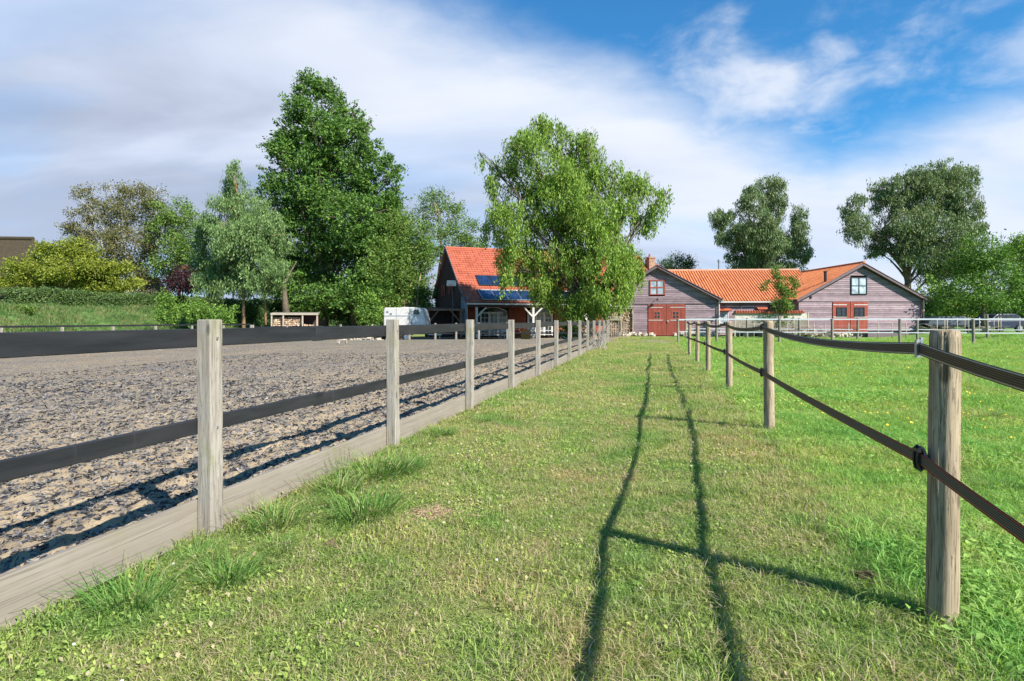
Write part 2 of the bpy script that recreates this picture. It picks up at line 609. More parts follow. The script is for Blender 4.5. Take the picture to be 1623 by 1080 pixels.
M['roof_orange'] = mat_roof('orange_pantiles', (0.37, 0.115, 0.042), (0.49, 0.158, 0.060), (0.38, 0.15, 0.08), 0.22)
M['roof_red'] = mat_roof('red_roof_tiles', (0.29, 0.072, 0.040), (0.39, 0.105, 0.058), (0.31, 0.10, 0.06), 0.25)
M['ridge'] = simple('pale_ridge_tile', (0.46, 0.24, 0.15), 0.85, 0.2, 0.2, 3)
M['thatch'] = wood('thatch', (0.035, 0.026, 0.016), (0.078, 0.060, 0.036), stretch=(6, 1.2, 1.2))
M['thatch_new'] = wood('pale_thatch', (0.13, 0.11, 0.07), (0.24, 0.21, 0.14), stretch=(6, 1.2, 1.2))


def mat_ground():
    m, nt, bs = new_mat('meadow_ground', 0.95, 0.1)
    P = world_pos(nt)
    a = noise(nt, P, 0.55, 6, 0.6, 0.3)
    b = noise(nt, P, 6.0, 6, 0.7)
    f = noise(nt, P, 38.0, 5, 0.75)
    g = ramp(nt, a, [(0.30, (0.175, 0.235, 0.055)), (0.5, (0.23, 0.275, 0.075)), (0.72, (0.29, 0.285, 0.11))])
    g = mixc(nt, mth(nt, 'MULTIPLY', sstep(nt, b, 0.48, 0.68), 0.4), g, (0.19, 0.175, 0.085))
    g = mixc(nt, mth(nt, 'MULTIPLY', sstep(nt, f, 0.45, 0.65), 0.45), g, (0.075, 0.095, 0.025))
    lush = attr(nt, 'lush')
    gl = ramp(nt, noise(nt, P, 1.1, 6, 0.6), [(0.3, (0.13, 0.235, 0.050)), (0.7, (0.205, 0.31, 0.078))])
    gl = mixc(nt, mth(nt, 'MULTIPLY', sstep(nt, f, 0.45, 0.62), 0.35), gl, (0.05, 0.10, 0.018))
    g = mixc(nt, lush, g, gl)
    bank = attr(nt, 'bank')
    gb = ramp(nt, noise(nt, P, 1.4, 7, 0.65), [(0.25, (0.07, 0.13, 0.035)), (0.6, (0.11, 0.18, 0.055)), (0.72, (0.20, 0.19, 0.085))])
    g = mixc(nt, bank, g, gb)
    yard = attr(nt, 'yard')
    yn = mth(nt, 'ADD', yard, mth(nt, 'MULTIPLY', mth(nt, 'SUBTRACT', b, 0.5), 0.7))
    yc = ramp(nt, f, [(0.3, (0.20, 0.155, 0.105)), (0.7, (0.33, 0.27, 0.195))])
    g = mixc(nt, sstep(nt, yn, 0.35, 0.65), g, yc)
    L(nt, g, bs.inputs['Base Color'])
    bump(nt, bs, f, 0.9, 0.03)
    return m


def mat_arena():
    m, nt, bs = new_mat('arena_sand_and_rubber', 0.95, 0.08)
    P = world_pos(nt)
    P2 = mapping(nt, P, (1, 0.6, 1), rot=(0, 0, 0.6))
    v = nt.nodes.new('ShaderNodeTexVoronoi'); v.inputs['Scale'].default_value = 46
    v.inputs['Randomness'].default_value = 1
    dist = nt.nodes.new('ShaderNodeVectorMath'); dist.operation = 'ADD'
    nn = nt.nodes.new('ShaderNodeTexNoise'); nn.inputs['Scale'].default_value = 14
    L(nt, P2, nn.inputs['Vector'])
    sc = nt.nodes.new('ShaderNodeVectorMath'); sc.operation = 'SCALE'; sc.inputs['Scale'].default_value = 0.10
    L(nt, nn.outputs['Color'], sc.inputs[0]); L(nt, P2, dist.inputs[0]); L(nt, sc.outputs[0], dist.inputs[1])
    L(nt, dist.outputs[0], v.inputs['Vector'])
    sepc = nt.nodes.new('ShaderNodeSeparateColor'); L(nt, v.outputs['Color'], sepc.inputs[0])
    big = noise(nt, P, 0.35, 4, 0.55)
    mid = noise(nt, P, 2.3, 5, 0.6)
    fine = noise(nt, P, 55, 4, 0.7)
    sand = ramp(nt, mth(nt, 'ADD', mth(nt, 'MULTIPLY', mid, 0.6), mth(nt, 'MULTIPLY', fine, 0.4)),
                [(0.35, (0.25, 0.19, 0.12)), (0.62, (0.365, 0.285, 0.185))])
    # share of rubber crumbs grows away from the fence and in patches
    far = attr(nt, 'rubber')
    thr = mth(nt, 'ADD', mth(nt, 'MULTIPLY', mth(nt, 'SUBTRACT', mth(nt, 'MULTIPLY_ADD', big, 0.6, mth(nt, 'MULTIPLY', mid, 0.4)), 0.5), 1.5), far)
    chip = sstep(nt, mth(nt, 'SUBTRACT', thr, sepc.outputs[0]), -0.03, 0.03)
    cc = ramp(nt, sepc.outputs[1], [(0.0, (0.065, 0.061, 0.059)), (0.5, (0.15, 0.139, 0.131)), (1.0, (0.26, 0.237, 0.215))])
    c = mixc(nt, chip, sand, cc)
    L(nt, c, bs.inputs['Base Color'])
    h = mth(nt, 'ADD', mth(nt, 'MULTIPLY', sepc.outputs[2], 0.7), mth(nt, 'MULTIPLY', fine, 0.5))
    bump(nt, bs, h, 0.8, 0.03)
    return m


def mat_blades(name, c_lo, c_mid, c_hi, straw, dry=0.5, trans=0.38):
    m, nt, bs = new_mat(name, 0.6, 0.25)
    r = attr(nt, 'rnd')
    P = world_pos(nt)
    a = noise(nt, P, 0.55, 6, 0.6, 0.3)
    c = ramp(nt, r, [(0.0, c_lo), (0.45, c_mid), (0.9, c_hi)])
    b = noise(nt, P, 2.2, 5, 0.65)
    k = mth(nt, 'ADD', mth(nt, 'MULTIPLY', a, 0.55), mth(nt, 'MULTIPLY', b, 0.45))
    st_ = attr(nt, 'straw')
    lim = sstep(nt, mth(nt, 'ADD', st_, mth(nt, 'MULTIPLY', mth(nt, 'SUBTRACT', k, 0.5), 2.4)), 1.0 - dry - 0.06, 1.0 - dry + 0.06)
    c = mixc(nt, lim, c, straw)
    tint = ramp(nt, k, [(0.36, (0.55, 0.82, 0.80)), (0.5, (1.0, 1.0, 1.0)), (0.64, (1.30, 1.08, 1.05))])
    c = mixc(nt, 0.8, c, mixc(nt, 1.0, c, tint, 'MULTIPLY'))
    L(nt, c, bs.inputs['Base Color'])
    tr = nt.nodes.new('ShaderNodeBsdfTranslucent')
    L(nt, mixc(nt, 1.0, c, (1.1, 1.2, 0.6), 'MULTIPLY'), tr.inputs[0])
    mx = nt.nodes.new('ShaderNodeMixShader'); mx.inputs[0].default_value = trans
    L(nt, bs.outputs[0], mx.inputs[1]); L(nt, tr.outputs[0], mx.inputs[2])
    L(nt, mx.outputs[0], nt.nodes['Material Output'].inputs[0])
    return m


M['ground'] = mat_ground()
M['arena'] = mat_arena()
M['grass_path'] = mat_blades('mown_grass', (0.169, 0.250, 0.052), (0.273, 0.367, 0.074), (0.412, 0.472, 0.128), (0.44, 0.37, 0.225), 0.37)
M['grass_lush'] = mat_blades('lush_grass', (0.144, 0.281, 0.055), (0.255, 0.428, 0.084), (0.416, 0.561, 0.146), (0.36, 0.33, 0.15), 0.14)
M['grass_tuft'] = mat_blades('tuft_grass', (0.089, 0.184, 0.037), (0.152, 0.276, 0.055), (0.253, 0.380, 0.092), (0.42, 0.40, 0.20), 0.12)
M['grass_bank'] = mat_blades('bank_grass_blades', (0.054, 0.143, 0.034), (0.115, 0.221, 0.054), (0.203, 0.312, 0.090), (0.34, 0.30, 0.17), 0.22)

# ------------------------------------------------------------------ ground and arena
def axis(parts):
    out = [parts[0][0]]
    for a, b, step in parts:
        n = max(1, int(round((b - a) / step)))
        out += list(np.linspace(a, b, n + 1)[1:])
    return np.array(out)


sa = axis([(-3000, -400, 900), (-400, -60, 60), (-60, -8, 6), (-8, S_BACK - 0.1, 0.5), (S_BACK - 0.1, S_BACK + 0.02, 0.12), (S_BACK + 0.02, 90, 0.6),
           (90, 300, 15), (300, 4000, 400)])
ta = axis([(-3000, -400, 500), (-400, -90, 20), (-90, -60, 2), (-60, T_FAR, 0.5), (T_FAR, T_FAR + 0.1, 0.1), (T_FAR + 0.1, -0.1, 0.6), (-0.1, -0.02, 0.08),
           (-0.02, 60, 0.4), (60, 300, 15), (300, 3500, 400)])
S, T = np.meshgrid(sa, ta, indexing='ij')
X = O2.x + D2.x * S + N2.x * T
Y = O2.y + D2.y * S + N2.y * T
Z = gz_st(S, T)
ns, ntt = S.shape
idx = np.arange(ns * ntt).reshape(ns, ntt)
F = np.stack([idx[:-1, :-1], idx[:-1, 1:], idx[1:, 1:], idx[1:, :-1]], -1).reshape(-1, 4)
lush = ss(T, 3.75, 4.35) * ss(S, -20, -5)
bank = ss(-T, 30, 38)
yard = ss(S, S_BACK - 0.5, S_BACK + 0.3) * (1 - ss(T, -0.5, 1.5)) * (1 - ss(S, 50, 55)) * (1 - ss(-T, 27, 32))
yard = np.maximum(yard, 0.75 * np.exp(-(((T - 2.6) / 2.4) ** 2 + ((S - 38.5) / 3.5) ** 2)))
yard = np.maximum(yard, np.exp(-(((T - 0.95) / 0.22) ** 2 + ((S - 4.85) / 0.35) ** 2)) * 0.85)
yard = np.maximum(yard, np.exp(-(((T - 11.5) / 4.5) ** 2 + ((S - 36.5) / 1.0) ** 2)) * 0.62)
yard = np.maximum(yard, np.exp(-(((T - 7.0) / 1.5) ** 2 + ((S - 19.5) / 0.8) ** 2)) * 0.3)
g = link('ground', np_mesh('ground', np.stack([X, Y, Z], -1).reshape(-1, 3), F[:, ::-1],
                           {'lush': lush.ravel(), 'bank': bank.ravel(), 'yard': yard.ravel()}, True), M['ground'])
tag(g, kind='structure')

sa = axis([(-6, 1.5, 0.5), (1.5, 8, 0.045), (8, 14, 0.08), (14, S_BACK - 0.02, 0.22)])
ta = axis([(T_FAR + 0.02, -12, 0.3), (-12, -5, 0.1), (-5, -0.055, 0.045)])
S, T = np.meshgrid(sa, ta, indexing='ij')
rub = 0.29 + 0.28 * ss(-T, 0.8, 7) + 0.22 * (vnoise(S * 0.22, T * 1.5, 1.0, 71) - 0.5) + 0.12 * (vnoise(S, T, 0.5, 72) - 0.5)
Z = arena_z(T) + 0.04 * (vnoise(S, T, 0.8, 21) - 0.5) + 0.045 * (vnoise(S * 1.0, T, 3.2, 22) - 0.5) \
    + 0.062 * (vnoise(S, T, 8.0, 23) - 0.5) + 0.040 * (vnoise(S, T, 16.0, 24) - 0.5)
_pr = np.random.default_rng(90)
for _k in range(900):
    _s, _t = _pr.uniform(1.6, 14), -0.35 - 9.5 * _pr.random() ** 1.3
    _i0, _i1 = np.searchsorted(sa, (_s - .22, _s + .22)); _j0, _j1 = np.searchsorted(ta, (_t - .22, _t + .22))
    _d = np.hypot(S[_i0:_i1, _j0:_j1] - _s, T[_i0:_i1, _j0:_j1] - _t) / _pr.uniform(.055, .085)
    Z[_i0:_i1, _j0:_j1] += _pr.uniform(.4, 1) * (-.030 * np.exp(-_d ** 2) + .014 * np.exp(-((_d - 1.5) / .5) ** 2))
# harrow ridge and ruts parallel to the fence
Z += 0.025 * np.exp(-((T + 1.0 + 0.15 * vnoise(S, T * 0, 0.7, 4)) / 0.12) ** 2) - 0.02 * np.exp(-((T + 1.9) / 0.15) ** 2)
Z += 0.06 * ss(T, -0.5, -0.06)
X = O2.x + D2.x * S + N2.x * T; Y = O2.y + D2.y * S + N2.y * T
ns, ntt = S.shape
idx = np.arange(ns * ntt).reshape(ns, ntt)
F = np.stack([idx[:-1, :-1], idx[:-1, 1:], idx[1:, 1:], idx[1:, :-1]], -1).reshape(-1, 4)
a = link('arena_surface', np_mesh('arena_surface', np.stack([X, Y, Z], -1).reshape(-1, 3), F[:, ::-1], {'rubber': rub.ravel()}, True), M['arena'])
tag(a, kind='structure')
AR_Z = (sa, ta, Z)


def arena_height(s, t):
    si = np.clip(np.searchsorted(sa, s), 0, len(sa) - 1); ti = np.clip(np.searchsorted(ta, t), 0, len(ta) - 1)
    return AR_Z[2][si, ti]


# ------------------------------------------------------------------ scattering (grass, flakes): one object each
def scatter(name, label, cat, pts, rz, scl, idx, templates, material, tilt=None):
    """pts (n,3): instances of the template meshes on the vertices of one mesh"""
    me = bpy.data.meshes.new(name)
    me.vertices.add(len(pts)); me.vertices.foreach_set('co', pts.astype(np.float32).ravel())
    rot = np.zeros((len(pts), 3), np.float32)
    rot[:, 2] = rz
    if tilt is not None: rot[:, :2] = tilt
    a_ = me.attributes.new('rotv', 'FLOAT_VECTOR', 'POINT'); a_.data.foreach_set('vector', rot.ravel())
    a_ = me.attributes.new('scl', 'FLOAT', 'POINT'); a_.data.foreach_set('value', scl.astype(np.float32))
    a_ = me.attributes.new('pick', 'INT', 'POINT'); a_.data.foreach_set('value', idx.astype(np.int32))
    o = link(name, me, None)
    me.materials.append(material)
    ng = bpy.data.node_groups.new(name + '_nodes', 'GeometryNodeTree')
    ng.interface.new_socket('Geometry', in_out='INPUT', socket_type='NodeSocketGeometry')
    ng.interface.new_socket('Geometry', in_out='OUTPUT', socket_type='NodeSocketGeometry')
    gi = ng.nodes.new('NodeGroupInput'); go = ng.nodes.new('NodeGroupOutput')
    jn = ng.nodes.new('GeometryNodeJoinGeometry')

    def named(nm, dt):
        n = ng.nodes.new('GeometryNodeInputNamedAttribute'); n.data_type = dt
        n.inputs['Name'].default_value = nm
        return n.outputs['Attribute']
    rv, sv, pk = named('rotv', 'FLOAT_VECTOR'), named('scl', 'FLOAT'), named('pick', 'INT')
    for k, tm in enumerate(templates):
        if not tm.materials: tm.materials.append(material)
        to = bpy.data.objects.new(tm.name, tm)
        oi = ng.nodes.new('GeometryNodeObjectInfo'); oi.inputs['Object'].default_value = to
        oi.inputs['As Instance'].default_value = True
        cmp_ = ng.nodes.new('FunctionNodeCompare'); cmp_.data_type = 'INT'; cmp_.operation = 'EQUAL'
        ng.links.new(pk, cmp_.inputs[2]); cmp_.inputs[3].default_value = k
        ip = ng.nodes.new('GeometryNodeInstanceOnPoints')
        ng.links.new(gi.outputs[0], ip.inputs['Points'])
        ng.links.new(cmp_.outputs[0], ip.inputs['Selection'])
        ng.links.new(oi.outputs['Geometry'], ip.inputs['Instance'])
        ng.links.new(rv, ip.inputs['Rotation']); ng.links.new(sv, ip.inputs['Scale'])
        ng.links.new(ip.outputs[0], jn.inputs[0])
    ng.links.new(jn.outputs[0], go.inputs[0])
    md = o.modifiers.new('scatter', 'NODES'); md.node_group = ng
    return tag(o, label, cat, kind='stuff')


def blades(name, n, rad, h0, h1, w, lean=0.5, seed=0, clump=False, curve=0.6):
    """n bent grass blades (two segments) inside a disc"""
    r = np.random.default_rng(seed)
    ang = r.random(n) * 2 * np.pi; rr = rad * np.sqrt(r.random(n))
    bx, by = rr * np.cos(ang), rr * np.sin(ang)
    h = h0 + (h1 - h0) * r.random(n) ** 1.3
    az = r.random(n) * 2 * np.pi
    if clump:
        az = ang + r.normal(0, 0.5, n)
        ln = lean * (0.25 + rr / rad) * (0.6 + 0.8 * r.random(n))
    else:
        ln = lean * (0.2 + r.random(n) * 1.3)
    dx, dy = np.cos(az), np.sin(az)
    fz = r.random(n) * np.pi
    wx, wy = np.cos(fz) * w / 2, np.sin(fz) * w / 2
    ww = 0.6 + 0.8 * r.random(n)
    wx, wy = wx * ww, wy * ww
    mid_out = ln * 0.38 * h; mid_z = 0.6 * h
    tip_out = ln * h * (1 + curve * 0.4); tip_z = h * np.clip(1 - 0.35 * ln * curve, 0.25, 1)
    z0 = np.full(n, -0.012)
    V = np.stack([
        np.stack([bx - wx, by - wy, z0], -1), np.stack([bx + wx, by + wy, z0], -1),
        np.stack([bx + dx * mid_out + wx * .8, by + dy * mid_out + wy * .8, mid_z], -1),
        np.stack([bx + dx * mid_out - wx * .8, by + dy * mid_out - wy * .8, mid_z], -1),
        np.stack([bx + dx * tip_out, by + dy * tip_out, tip_z], -1)], 1).reshape(-1, 3)
    i = np.arange(n)[:, None] * 5
    F = np.concatenate([i + np.array([[0, 1, 2]]), i + np.array([[0, 2, 3]]), i + np.array([[3, 2, 4]])])
    return np_mesh(name, V, F, {'rnd': np.repeat(r.random(n), 5), 'straw': np.repeat(r.random(n), 5)})


def broadleaf(name, n, rad, size, h, seed=0):
    """clover and plantain leaves lying low: folded quads"""
    r = np.random.default_rng(seed)
    ang = r.random(n) * 2 * np.pi; rr = rad * np.sqrt(r.random(n))
    c = np.stack([rr * np.cos(ang), rr * np.sin(ang), h * (0.3 + 0.7 * r.random(n))], -1)
    az = r.random(n) * 2 * np.pi; tl = r.normal(0.25, 0.35, n)
    l = size * (0.6 + 0.8 * r.random(n)); w = l * (0.45 + 0.2 * r.random(n))
    d = np.stack([np.cos(az) * np.cos(tl), np.sin(az) * np.cos(tl), np.sin(tl)], -1)
    sdv = np.stack([-np.sin(az), np.cos(az), r.normal(0, 0.25, n)], -1)
    up = np.array([0, 0, 1.0]) * (0.18 * w)[:, None]
    V = np.stack([c - d * l[:, None] / 2, c + sdv * w[:, None] / 2 + up, c + d * l[:, None] / 2, c - sdv * w[:, None] / 2 + up], 1).reshape(-1, 3)
    i = np.arange(n)[:, None] * 4
    F = np.concatenate([i + np.array([[0, 1, 2]]), i + np.array([[0, 2, 3]])])
    return np_mesh(name, V, F, {'rnd': np.repeat(0.25 + 0.75 * r.random(n), 4), 'straw': np.repeat(r.random(n) * 0.75, 4)})


def points_in(dens_fn, s0, s1, t0, t1, maxd, seed):
    """random points over a rectangle in (s, t), thinned by a density function"""
    r = np.random.default_rng(seed)
    n = int((s1 - s0) * (t1 - t0) * maxd)
    s = s0 + (s1 - s0) * r.random(n); t = t0 + (t1 - t0) * r.random(n)
    X_ = O2.x + D2.x * s + N2.x * t; Y_ = O2.y + D2.y * s + N2.y * t
    keep = r.random(n) < dens_fn(s, t, X_, Y_) / maxd
    s, t, X_, Y_ = s[keep], t[keep], X_[keep], Y_[keep]
    return s, t, np.stack([X_, Y_, gz_st(s, t)], -1), r


def seen(X_, Y_):
    return (np.abs(X_) < 1.02 * Y_ + 1.6) & (Y_ > 0.9)


def near_post(s, t):
    return 0


def ti_fence(s, t):
    return t - 3.96


def dens_path(s, t, X_, Y_):
    d = np.where(Y_ < 4.5, 400, np.where(Y_ < 8, 240, np.where(Y_ < 15, 90, np.where(Y_ < 25, 36, 18))))
    bare = np.exp(-(((t - 1.14) / 0.17) ** 2 + ((s - 4.54) / 0.22) ** 2)) + 0.8 * np.exp(-(((t - 2.6) / 2.2) ** 2 + ((s - 38.5) / 3.2) ** 2))
    bare = bare + 0.35 * (vnoise(s, t, 1.7, 77) > 0.80)
    edge = 1 - ss(t, 3.8, 4.3)
    return d * seen(X_, Y_) * (t > 0.03) * edge * np.clip(1 - bare, 0.05, 1) * (s < 46)


def dens_lush(s, t, X_, Y_):
    d = np.where(Y_ < 4.5, 330, np.where(Y_ < 8, 190, np.where(Y_ < 15, 75, np.where(Y_ < 28, 22, 9))))
    mud = 0.7 * np.exp(-(((t - 11.5) / 4.5) ** 2 + ((s - 36.5) / 1.0) ** 2))
    return d * seen(X_, Y_) * ss(t, 3.8, 4.3) * (s < 45) * (1 - mud)


def make_grass():
    s, t, P, r = points_in(dens_path, -1, 46, 0.03, 4.4, 400, 1)
    tmp = [blades('mown_grass_clump', 46, 0.085, 0.012, 0.046, 0.0036, 1.9, k) for k in range(4)] + \
          [broadleaf('clover_clump', 18, 0.085, 0.019, 0.028, 50 + k) for k in range(2)] + \
          [blades('grass_clump_taller', 40, 0.08, 0.02, 0.070, 0.0036, 1.2, 20 + k) for k in range(2)]
    n = len(s)
    clover = (vnoise(s, t, 0.9, 31) * 0.6 + 0.4 * vnoise(s, t, 3.1, 32)) > 0.52
    u = r.random(n)
    pk = r.integers(0, 4, n)
    pk = np.where((u < np.where(clover, 0.45, 0.10)), 4 + r.integers(0, 2, n), pk)
    tall = (vnoise(s, t, 1.3, 33) > 0.62) | (t < 0.35) | (t > 3.6)
    pk = np.where((u > 0.55) & tall, 6 + r.integers(0, 2, n), pk)
    Yd = P[:, 1]
    sc = (0.8 + 0.5 * r.random(n)) * np.where(Yd < 4.5, 1, np.where(Yd < 8, 1.12, np.where(Yd < 15, 1.4, 2.0)))
    scatter('mown_grass', 'short mown grass of the path between the two fences, dry in patches', 'grass', P, r.random(n) * 6.28, sc, pk, tmp, M['grass_path'])
    s, t, P, r = points_in(dens_lush, -1, 45, 3.8, 42, 330, 2)
    tmp = [blades('meadow_grass_clump', 44, 0.10, 0.03, 0.115, 0.0042, 1.1, 60 + k) for k in range(4)] + \
          [broadleaf('meadow_clover', 16, 0.10, 0.034, 0.06, 70 + k) for k in range(2)]
    n = len(s); Yd = P[:, 1]
    pk = np.where(r.random(n) < np.where(vnoise(s, t, 0.8, 34) > 0.5, 0.35, 0.1), 4 + r.integers(0, 2, n), r.integers(0, 4, n))
    hh = 0.6 + 0.7 * vnoise(s, t, 0.7, 35)
    sc = hh * (0.8 + 0.4 * r.random(n)) * np.where(Yd < 5, 1, np.where(Yd < 9, 1.15, np.where(Yd < 18, 1.45, np.where(Yd < 30, 1.8, 2.2))))
    scatter('meadow_grass', 'longer bright green grass of the paddock behind the tape fence', 'grass', P, r.random(n) * 6.28, sc, pk, tmp, M['grass_lush'])
    # grass on the dike and on the yard edge
    s, t, P, r = points_in(lambda s, t, X_, Y_: 16.0 * (np.abs(X_) < 1.1 * Y_), 18, 85, -48, -26, 16, 3)
    n = len(s)
    tmp = [blades('bank_grass_clump', 40, 0.22, 0.10, 0.42, 0.016, 0.7, 80 + k) for k in range(3)]
    scatter('bank_grass', 'rough green grass growing on the slope of the dike', 'grass', P, r.random(n) * 6.28, (0.5 + 1.3 * vnoise(s, t, .45, 8)) * (.7 + .6 * r.random(n)), r.integers(0, 3, n), tmp, M['grass_bank'])
    # dandelions
    def dd(s, t, X_, Y_):
        return 9.0 * seen(X_, Y_) * (vnoise(s, t, 0.5, 41) > 0.42)
    s, t, P, r = points_in(dd, 0, 34, 4.3, 26, 9, 4)
    n = len(s)
    fl = MB()
    for k in range(6):
        an = k * math.pi / 3
        fl.add([(0, 0, 0.0), (0.011 * math.cos(an), 0.011 * math.sin(an), 0.004), (0.014 * math.cos(an + .52), 0.014 * math.sin(an + .52), 0.006),
                (0.011 * math.cos(an + 1.04), 0.011 * math.sin(an + 1.04), 0.004)], [(0, 1, 2, 3)])
    P[:, 2] += 0.07 + 0.05 * r.random(n)
    scatter('dandelion_flowers', 'small yellow flowers dotted through the paddock grass', 'flowers', P, r.random(n) * 6.28, 0.8 + 0.6 * r.random(n),
            np.zeros(n), [fl.mesh('dandelion_head')], simple('yellow_petals', (0.75, 0.50, 0.02), 0.6), tilt=r.normal(0, 0.4, (n, 2)))
    s, t, P, r = points_in(lambda s, t, X_, Y_: 0.55 * seen(X_, Y_), 0.5, 9, 0.2, 4.3, 2, 5)
    n = len(s); P[:, 2] += 0.035
    fl = MB(); fl.tube([(0, 0, 0), (0, 0, .004)], .008, 7)
    scatter('daisy_flowers', 'few tiny white flowers low in the mown path grass', 'flowers', P, r.random(n) * 6.28, 0.7 + 0.4 * r.random(n),
            np.zeros(n), [fl.mesh('daisy_head')], simple('white_petals', (0.72, 0.70, 0.66), 0.6), tilt=r.normal(0, 0.4, (n, 2)))
    # rubber flakes and sand crumbs lying on the arena
    def da(s, t, X_, Y_):
        d = np.where(Y_ < 6, 950, np.where(Y_ < 9, 560, np.where(Y_ < 14, 260, 80)))
        return d * (np.abs(X_) < 1.0 * Y_ + 1) * (Y_ > 1.5) * (0.35 + 1.1 * vnoise(s, t, 2.1, 51))
    s, t, P, r = points_in(da, 1.2, 24, -15, -0.09, 1000, 6)
    n = len(s)
    P[:, 2] = arena_height(s, t) + 0.004
    tmp = []
    for k in range(6):
        rr = random.Random(k)
        fl = MB()
        l, w = 0.010 + 0.026 * rr.random(), 0.003 + 0.007 * rr.random()
        c_ = rr.uniform(-0.01, 0.014)
        fl.part(0.15 * k)
        fl.add([(-l, -w, 0), (-l * .2, -w * 1.1, c_), (l, -w * .4, 0.002), (l * .8, w * .7, 0.006), (0, w, c_ + .003), (-l * .9, w * .6, 0.004),
                (-l, -w, -.006), (l, -w * .4, -.006)],
               [(0, 1, 4, 5), (1, 2, 3, 4), (0, 6, 7, 2, 1)])
        tmp.append(fl.mesh('rubber_flake'))
    m, nt, bs = new_mat('rubber_flakes', 0.85, 0.15)
    rnd = nt.nodes.new('ShaderNodeObjectInfo').outputs['Random']
    L(nt, ramp(nt, rnd, [(0.0, (0.018, 0.018, 0.021)), (0.5, (0.06, 0.06, 0.066)), (0.85, (0.15, 0.145, 0.145)), (1.0, (0.30, 0.27, 0.23))]), bs.inputs['Base Color'])
    far = np.where(P[:, 1] < 6, 1, np.where(P[:, 1] < 9, 1.15, 1.5))
    scatter('rubber_flakes', 'dark torn rubber flakes mixed into the riding arena sand', 'rubber flakes', P, r.random(n) * 6.28,
            (0.45 + 0.75 * r.random(n) ** 2) * far, r.integers(0, 6, n), tmp, m, tilt=r.normal(0, 0.28, (n, 2)))


make_grass()

# tall grass tufts along the kick board: each one can be pointed at
tuft_mesh = [blades('grass_tuft', 420, 0.135, 0.06, 0.25, 0.0056, 1.05, 90 + k, clump=True) for k in range(3)]
tufts = [
    ((150, 945), 0.85, 'wide grass tuft against the kick board near the bottom left corner'),
    ((262, 880), 0.6, 'small grass tuft by the kick board just left of the nearest square post'),
    ((360, 915), 0.75, 'low grass tuft on the lawn below the nearest square post'),
    ((385, 828), 0.9, 'tall grass tuft right beside the foot of the nearest square post'),
    ((560, 752), 1.35, 'large grass tuft at the kick board before the second square post'),
    ((575, 815), 1.15, 'big dark green grass tuft on the lawn left of the bare patch'),
    ((505, 775), 0.9, 'grass tuft leaning on the kick board between the two nearest square posts'),
    ((640, 745), 0.9, 'loose grass tuft just in front of the second square post'),
    ((690, 690), 0.8, 'grass tuft by the kick board right of the second square post'),
    ((765, 668), 0.55, 'small grass tuft at the foot of the third square post'),
    ((440, 870), 0.55, 'thin small grass tuft between the post foot and the bare patch'),
    ((1220, 705), 0.5, 'short grass tuft at the foot of the second round post'),
    ((1560, 665), 0.9, 'dark grass tuft in the paddock right of the nearest round post'),
    ((1590, 775), 0.7, 'grass tuft in the paddock under the lower tape'),
    ((1300, 690), 0.7, 'grass tuft in the paddock right of the second round post'),
]
for k, ((u, v), sc, lab) in enumerate(tufts):
    Yg = 1.35 * 900 / (v - 508)
    p = at(u, v, Yg)
    s_t, t_t = to_st(p.x, p.y)
    if t_t < 1.5: p = st(float(s_t), max(float(t_t), 0.16 + 0.17 * sc))
    p.z = float(gz(p.x, p.y)) - 0.01
    me = tuft_mesh[k % 3]
    o = link('grass_tuft', me, M['grass_tuft'], None, p, k * 1.3)
    o.scale = (sc * 1.15, sc * 1.15, sc * (0.85 + 0.05 * (k % 4)))
    tag(o, lab, 'grass tuft', 'grass tufts by the fences')


# ------------------------------------------------------------------ fences of the riding arena
def square_post(h, a=0.105, seed=0, below=0.15):
    """square sawn post with worn edges and slightly uneven faces"""
    rr = np.random.default_rng(seed)
    nz = 26
    V = []; prof = []
    k = a / 2; c = k - 0.006
    ring = [(-k, -c), (-k, -k / 3), (-k, k / 3), (-k, c), (-c, k), (-k / 3, k), (k / 3, k), (c, k), (k, c), (k, k / 3), (k, -k / 3), (k, -c), (c, -k), (k / 3, -k), (-k / 3, -k), (-c, -k)]
    zs = np.linspace(-below, h - 0.005, nz)
    vs = []
    for i, z in enumerate(zs):
        for j, (x, y) in enumerate(ring):
            n_ = 1 + 0.012 * math.sin(j * 2.1 + i * 0.37) + rr.normal(0, 0.006)
            vs.append((x * n_, y * n_, z))
    n = len(ring)
    b = len(vs)
    for x, y in ring: vs.append((x * 0.93, y * 0.93, h))
    vs.append((0, 0, h + 0.001))
    fs = []
    for i in range(nz):
        for j in range(n):
            j2 = (j + 1) % n
            fs.append((i * n + j, i * n + j2, (i + 1) * n + j2, (i + 1) * n + j)[::-1])
    for j in range(n):
        fs.append((b + j, b + (j + 1) % n, b + n)[::-1])
    mb = MB(); mb.add(vs, fs)
    return mb.mesh('post')


def plank(mb, p0, p1, th, z0, z1, nseg=1):
    p0, p1 = Vector(p0), Vector(p1)
    mb.beam(Vector((p0.x, p0.y, (z0 + z1) / 2 + p0.z)), Vector((p1.x, p1.y, (z0 + z1) / 2 + p1.z)), th, z1 - z0)


def rail_piece(name, p0, p1, th, h, mat_, parent, label=None):
    """a board lying along its own local x axis, so the grain follows it"""
    p0, p1 = Vector(p0), Vector(p1)
    d = p1 - p0
    ln = d.length
    mb = MB(); mb.box((0, 0, 0), (ln, th, h))
    o = mb.build(name, mat_, parent, bevel=min(th, h) * 0.12)
    o.location = (p0 + p1) / 2
    o.rotation_euler = d.to_track_quat('X', 'Z').to_euler()
    if label: o['label'] = label
    return o


